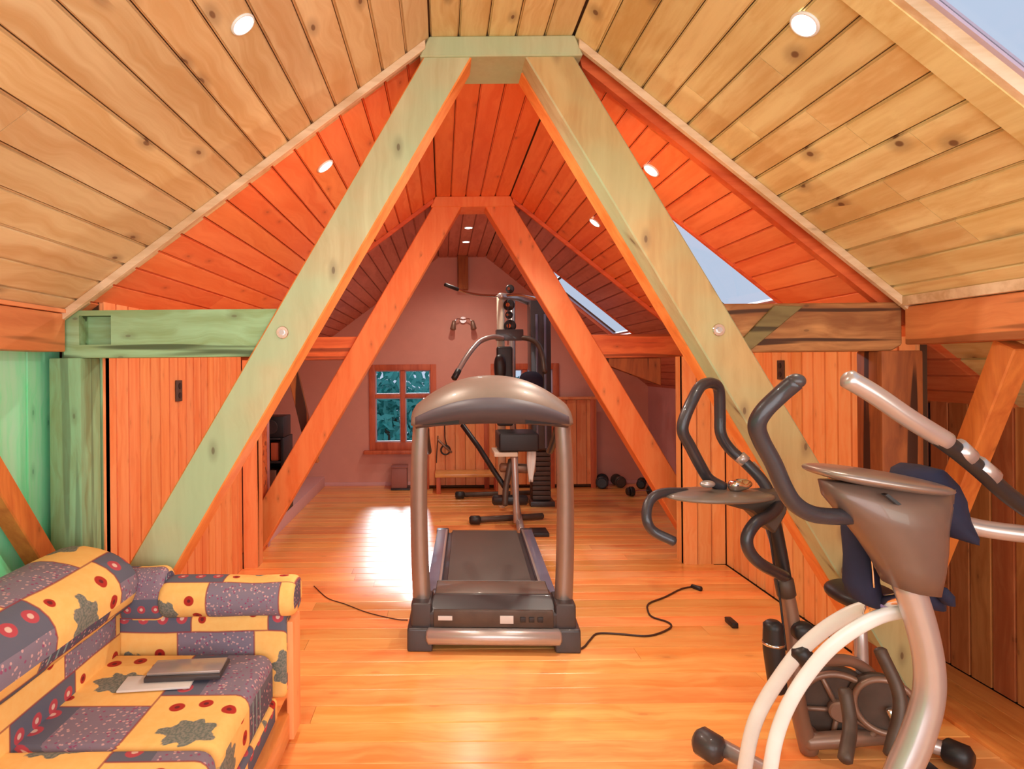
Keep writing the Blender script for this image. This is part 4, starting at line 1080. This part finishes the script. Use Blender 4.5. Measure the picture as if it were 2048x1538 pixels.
# dumbbells and shoe at the far right
def dumbbell(c, ang, label, r=.055, L=.2, m='black'):
    root = thing('dumbbell', label, 'dumbbell', (c[0], c[1], 0), 'dumbbells at the far right')
    dv = Vector((cos(ang), sin(ang), 0)); c = Vector((c[0], c[1], r))
    tube('handle', [c - dv * L * .5, c + dv * L * .5], .014, MAT['chrome'], root, sub=1)
    for s in (-1, 1):
        discm('weight', c + dv * s * L * .38, dv, r, .05, MAT[m], root, bev=.008); discm('weight', c + dv * s * L * .52, dv, r * .8, .03, MAT[m], root, bev=.006)
dumbbell((1.95, 7.62), 1.3, 'black dumbbell next to the board cupboard, leftmost of three', .075, .24)
dumbbell((2.16, 7.66), 1.6, 'dark dumbbell in the middle of three at the far right wall', .07, .2, 'iron')
dumbbell((2.42, 7.58), 1.2, 'small dark dumbbell, rightmost of three at the far wall', .055, .2)
dumbbell((2.26, 7.10), .15, 'black dumbbell lying alone on the floor before the other three', .055, .3)

# ------------------------------------------------------------------ exercise bike (farther, dark) at depth ~2.4
bike = thing('exercise_bike', 'dark exercise bike with disc console and looped handlebars, left of the elliptical', 'exercise bike', Pf(1619, 1506, 0))
D = 2.36
tube('column', [P(1535, 1010, D), P(1556, 1090, D), P(1572, 1170, D)], [.040, .032, .028], MAT['black'], bike, flat=.8)
tube('column', [P(1566, 1150, D), P(1585, 1250, D), P(1590, 1330, D), P(1596, 1410, D), P(1618, 1500, D + .02)], [.026, .028, .028, .030, .034], MAT['bronze'], bike)
tube('collar', [P(1567, 1158, D), P(1573, 1190, D)], .034, MAT['iron'], bike, sub=1)
# disc console: flat lens
cc = P(1435, 990, D - .03)
ellipsoid('console', cc, (.205, .13, .018), MAT['console'], bike, rot=Matrix.Rotation(radians(4), 4, 'Y').to_euler() if False else None, power=.9)
prism('console_stem', [(P(1385, 0, D).x, P(0, 1003, D).z), (P(1545, 0, D).x, P(0, 990, D).z), (P(1550, 0, D).x, P(0, 1030, D).z), (P(1525, 0, D).x, P(0, 1075, D).z), (P(1480, 0, D).x, P(0, 1030, D).z)], D - .06, D + .04, MAT['iron'], bike, .008)
ellipsoid('heart_rate_clip', P(1415, 968, D - .06), (.028, .02, .014), MAT['silver'], bike)
ellipsoid('adjuster_knob', P(1478, 970, D - .04), (.045, .03, .022), MAT['chrome'], bike, nz=.01, nscale=30)
# upright looped handlebars
tube('handlebar_left', [P(1447, 975, D), P(1418, 958, D), P(1400, 930, D - .02), P(1380, 892, D - .03), P(1366, 865, D - .04), P(1368, 840, D - .04), P(1385, 800, D - .03), P(1402, 772, D), P(1424, 766, D + .05), P(1438, 780, D + .08), P(1440, 830, D + .1), P(1442, 868, D + .1), P(1460, 898, D + .1), P(1490, 925, D + .08), P(1525, 962, D + .04), P(1545, 1000, D)], .0215, MAT['foam'], bike)
for (a_, b_) in (((1478, 912), (1491, 924)), ((1498, 930), (1511, 944))):
    tube('pulse_sensor', [P(a_[0], a_[1], D + .09), P(b_[0], b_[1], D + .08)], .0245, MAT['silver'], bike, sub=1, rounded=False)
tube('side_handle', [P(1372, 985, D), P(1335, 985, D - .03), P(1310, 992, D - .06), P(1296, 1010, D - .08), P(1294, 1040, D - .1), P(1308, 1063, D - .1), P(1348, 1083, D - .12)], .0185, MAT['foam'], bike)
tube('side_handle', [P(1535, 1000, D), P(1556, 1010, D - .05), P(1540, 1030, D - .1), P(1512, 1045, D - .14), P(1494, 1075, D - .15), P(1500, 1105, D - .15), P(1525, 1130, D - .14), P(1568, 1152, D - .05)], .0215, MAT['foam'], bike)
tube('cable', [P(1535, 1040, D - .03), P(1548, 1130, D - .02), P(1560, 1200, D - .02), P(1572, 1300, D - .04)], .004, MAT['black'], bike, seg=6)
# bottle shaped damper with knob
tube('damper', [P(1546, 1248, D - .05), P(1548, 1300, D - .05), P(1556, 1380, D - .05)], [.034, .038, .032], MAT['black'], bike)
tube('damper_band', [P(1547, 1284, D - .05), P(1547, 1289, D - .05)], .039, MAT['chrome'], bike, sub=1, rounded=False)
ellipsoid('tension_knob', P(1605, 1262, D - .03), (.04, .035, .035), MAT['black'], bike, power=.8)
# frame, flywheel, base
c1 = P(1672, 1410, D + .08); c2 = P(1760, 1405, D + .0)
discm('flywheel', c1, (.35, 1, 0), .155, .05, MAT['iron'], bike, 40, .012)
torusm('flywheel_rim', c1 + Vector((-.01, -.03, 0)), (.35, 1, 0), .135, .014, MAT['bronze'], bike)
discm('flywheel_hub', c1 + Vector((-.012, -.04, 0)), (.35, 1, 0), .04, .04, MAT['bronze'], bike, 20, .006)
for k in range(5):
    a_ = k * 2 * pi / 5; n_ = Vector((.35, 1, 0)).normalized(); u_ = n_.orthogonal().normalized(); v_ = n_.cross(u_)
    dv = u_ * cos(a_) + v_ * sin(a_); tube('spoke', [c1 + dv * .03 - n_ * .035, c1 + dv * .13 - n_ * .03], .010, MAT['bronze'], bike, sub=1, seg=8)
discm('crank_disc', c2, (.5, 1, 0), .11, .04, MAT['iron'], bike, 36, .01)
torusm('belt_guard', c2 + Vector((0, -.03, 0)), (.5, 1, 0), .10, .012, MAT['bronze'], bike)
tube('crank', [c2 + Vector((0, -.05, 0)), c2 + Vector((.06, -.07, -.15))], .014, MAT['chrome'], bike, sub=1)
box('pedal', (c2.x + .02, c2.y - .16, c2.z - .19), (c2.x + .11, c2.y - .07, c2.z - .16), MAT['black'], bike, .008)
tube('frame_bar', [P(1602, 1330, D), P(1660, 1320, D + .04), P(1720, 1330, D + .05), P(1790, 1400, D + .06)], .022, MAT['bronze'], bike)
tube('base_spine', [Vector((P(1600, 0, D).x, D, .06)), Vector((P(1850, 0, D + .02).x, D + .05, .06))], .03, MAT['bronze'], bike, sub=1)
tube('rear_stabiliser', [Pf(1740, 1452, .06), Pf(1905, 1503, .06)], .028, MAT['silver'], bike, sub=1)
tube('end_cap', [Pf(1893, 1500, .055), Pf(1936, 1518, .055)], .045, MAT['black'], bike, sub=1)
tube('seat_post', [Vector((c2.x - .02, c2.y + .06, .1)), Vector((c2.x - .03, c2.y + .07, .56))], .024, MAT['silver'], bike, sub=1)
ellipsoid('saddle', (c2.x - .03, c2.y + .05, .60), (.12, .13, .04), MAT['black'], bike, power=.85)

# ------------------------------------------------------------------ elliptical trainer (near, silver mast) at depth ~1.6
E = 1.62
el = thing('elliptical_trainer', 'silver elliptical trainer with curved mast and white side rails, nearest the camera', 'elliptical trainer', (1.28, 1.7, 0))
tube('mast', [P(1815, 1165, E), P(1842, 1250, E), P(1858, 1330, E), P(1856, 1400, E), P(1832, 1480, E), P(1798, 1560, E), P(1770, 1660, E), P(1760, 1760, E), Vector((P(1765, 0, E).x, E, .06))], [.037, .036, .035, .036, .038, .038, .038, .038, .038], MAT['silver'], el, seg=22)
# console: thin curved disc on a tapering hood
vs = []; fs = []
hood = [(1712, 1040, .055), (1735, 1075, .058), (1760, 1120, .056), (1790, 1175, .05)]
rings = [((1640, 1905), 968, .055), ((1652, 1890), 1000, .085), ((1690, 1880), 1045, .085), ((1725, 1880), 1090, .075), ((1752, 1876), 1130, .068), ((1775, 1868), 1176, .058)]
NS = 24
for (xx, yy, dep) in rings:
    a_ = P(xx[0], yy, E); b_ = P(xx[1], yy, E); cx = (a_ + b_) / 2; hx = (b_.x - a_.x) / 2
    for k in range(NS):
        t = 2 * pi * k / NS
        vs.append((cx.x + math.copysign(abs(cos(t)) ** .8, cos(t)) * hx, E + .0 + math.copysign(abs(sin(t)) ** .8, sin(t)) * dep, cx.z + (cos(t) * -.012)))
for i in range(len(rings) - 1):
    for k in range(NS): fs.append((i * NS + k, i * NS + (k + 1) % NS, (i + 1) * NS + (k + 1) % NS, (i + 1) * NS + k))
fs.append(tuple(range(NS))); fs.append(tuple((len(rings) - 1) * NS + k for k in range(NS)))
link('console_hood', meshdata('console_hood', vs, fs, True), el, MAT['hood'])
ellipsoid('console_top', P(1752, 957, E), (.178, .12, .020), MAT['taupe'], el, rot=Matrix.Rotation(radians(9), 4, 'Y').to_euler(), power=.85, seg=40)
prism('vent_slot', [(P(1710, 0, E).x, P(0, 990, E).z), (P(1716, 0, E).x, P(0, 988, E).z), (P(1741, 0, E).x, P(0, 1008, E).z), (P(1735, 0, E).x, P(0, 1010, E).z)], E - .095, E - .08, MAT['black'], el)
# left grip bar
tube('grip_bar', [P(1712, 1032, E), P(1670, 1033, E - .02), P(1625, 1028, E - .03), P(1590, 1008, E - .04), P(1568, 975, E - .05), P(1546, 925, E - .06), P(1522, 880, E - .07), P(1514, 850, E - .08), P(1528, 822, E - .09), P(1560, 790, E - .10), P(1590, 764, E - .12)], .0215, MAT['foam'], el, seg=16)
ellipsoid('grip_end', P(1592, 762, E - .12), (.022, .022, .018), MAT['char'], el)
tube('bracket', [P(1712, 1045, E), P(1730, 1040, E)], .026, MAT['chrome'], el, sub=1)
# right grip bar: silver upper grip, sensors, black lower run, silver root
tube('grip_sleeve', [P(1695, 757, 1.45), P(1750, 790, 1.45), P(1820, 838, 1.46), P(1892, 882, 1.48)], .0225, MAT['silver'], el, seg=18)
tube('grip_bar', [P(1872, 872, 1.475), P(1915, 903, 1.49), P(1960, 940, 1.50), P(2010, 985, 1.52), P(2050, 1015, 1.53), P(2085, 1040, 1.55), P(2080, 1062, 1.57)], .0205, MAT['black'], el, seg=16)
tube('pulse_sensor', [P(1912, 893, 1.488), P(1938, 916, 1.494)], .0235, MAT['silver'], el, sub=1, rounded=False)
tube('pulse_sensor', [P(1952, 928, 1.499), P(1984, 955, 1.508)], .0235, MAT['silver'], el, sub=1, rounded=False)
tube('grip_root', [P(1905, 1042, E), P(1960, 1056, E - .01), P(2030, 1066, E - .03), P(2075, 1068, 1.58), P(2092, 1050, 1.56)], .0225, MAT['silver'], el, seg=16)
# the two curved white rails from the mast down to the front foot
tube('side_rail', [P(1745, 1212, 1.86), P(1700, 1228, 1.90), P(1650, 1258, 1.94), P(1602, 1300, 1.97), P(1562, 1352, 1.99), P(1530, 1402, 2.0), P(1508, 1450, 2.0), P(1494, 1510, 2.0), P(1484, 1590, 2.0), Vector((P(1482, 0, 2.0).x, 2.0, .09))], .022, MAT['white'], el, flat=.6, seg=14)
tube('side_rail', [P(1808, 1222, 1.68), P(1762, 1232, 1.70), P(1710, 1258, 1.72), P(1660, 1296, 1.74), P(1618, 1344, 1.76), P(1584, 1396, 1.77), P(1560, 1450, 1.78), P(1545, 1510, 1.78), P(1538, 1590, 1.78), Vector((P(1537, 0, 1.78).x, 1.78, .09))], .020, MAT['white'], el, flat=.6, seg=14)
tube('rail_spacer', [P(1615, 1322, 1.97), P(1598, 1300, 1.97)], .030, MAT['black'], el, sub=1)
tube('rail_joint', [P(1752, 1195, 1.8), P(1738, 1232, 1.82)], .018, MAT['chrome'], el, sub=1)
tube('link_rod', [P(1748, 1215, 1.82), P(1765, 1205, 1.72), P(1812, 1195, 1.64)], .016, MAT['chrome'], el)
# front stabiliser with black end boot
fa = Pf(1432, 1488, .075); fb = Pf(1600, 1580, .07)
tube('front_stabiliser', [fa, fb, Vector((P(1770, 0, E).x, E, .06))], .030, MAT['silver'], el, sub=1)
tube('end_boot', [Pf(1400, 1480, .085), Pf(1436, 1502, .075)], .052, MAT['char'], el, sub=1)
tube('floor_spine', [Vector((P(1765, 0, E).x, E, .06)), Vector((1.60, 2.15, .06))], .032, MAT['silver'], el, sub=1)
tube('pedal_arm', [P(1690, 1380, 2.1), P(1700, 1450, 2.05), P(1690, 1520, 1.98)], .022, MAT['iron'], el)
tube('pedal_arm', [P(1760, 1300, 2.05), P(1800, 1400, 2.0), P(1780, 1510, 1.95)], .020, MAT['iron'], el)

# clothes and bag hung on the elliptical
jk = thing('jacket', 'dark navy jacket draped over the right of the elliptical console', 'jacket', P(1860, 980, E + .05))
def drape(name, pts, widths, d0, mat, parent, th=.03, seed=0):
    """pillowy strip of cloth following photo points; widths in metres"""
    vs = []; fs = []; n = len(pts); K = 16
    for i, (x_, y_, dd) in enumerate(pts):
        c_ = P(x_, y_, dd); w_ = widths[i]
        for k in range(K):
            t = 2 * pi * k / K
            p_ = Vector((c_.x + cos(t) * w_, c_.y + sin(t) * th, c_.z + cos(t) * w_ * .0))
            p_ += Vector((0, 1, 0)) * .012 * noise.noise(Vector((p_.x * 30 + seed, p_.z * 6, seed))) + Vector((1, 0, 0)) * .01 * noise.noise(Vector((seed, p_.z * 25, p_.y * 25)))
            vs.append(p_)
    for i in range(n - 1):
        for k in range(K): fs.append((i * K + k, i * K + (k + 1) % K, (i + 1) * K + (k + 1) % K, (i + 1) * K + k))
    fs.append(tuple(range(K))); fs.append(tuple((n - 1) * K + k for k in range(K)))
    return link(name, meshdata(name, vs, fs, True), parent, mat)
drape('collar', [(1840, 932, E + .05), (1838, 940, E + .05), (1845, 965, E + .04), (1862, 1000, E + .02), (1885, 1035, E + .02), (1905, 1065, E + .02), (1912, 1076, E + .02)], [.02, .055, .075, .075, .058, .042, .01], E, MAT['navy'], jk, .07, 2)
drape('body', [(1800, 1030, E + .10), (1815, 1090, E + .11), (1822, 1150, E + .11), (1845, 1195, E + .11), (1862, 1212, E + .11)], [.06, .075, .075, .06, .03], E, MAT['navy'], jk, .04, 5)
drape('cuff', [(1878, 1172, E + .06), (1886, 1190, E + .06), (1896, 1208, E + .06)], [.008, .022, .012], E, MAT['navy'], jk, .02, 9)
bg = thing('gym_bag', 'navy drawstring bag hanging under the left of the elliptical console', 'bag', P(1725, 1110, E + .12))
drape('bag_body', [(1712, 1030, E + .12), (1716, 1060, E + .12), (1722, 1110, E + .12), (1722, 1160, E + .12), (1730, 1195, E + .12), (1735, 1206, E + .12)], [.014, .032, .045, .05, .042, .02], E, MAT['navy'], bg, .045, 7)
tube('drawstring', [P(1722, 1040, E + .05), P(1742, 1110, E + .06), P(1748, 1175, E + .07)], .003, MAT['chrome'], bg, seg=6)
ellipsoid('lilac_lining', P(1778, 1205, E + .1), (.035, .03, .025), plain('lilac_cloth', srgb(150, 125, 165), .8), bg, nz=.015, nscale=20)
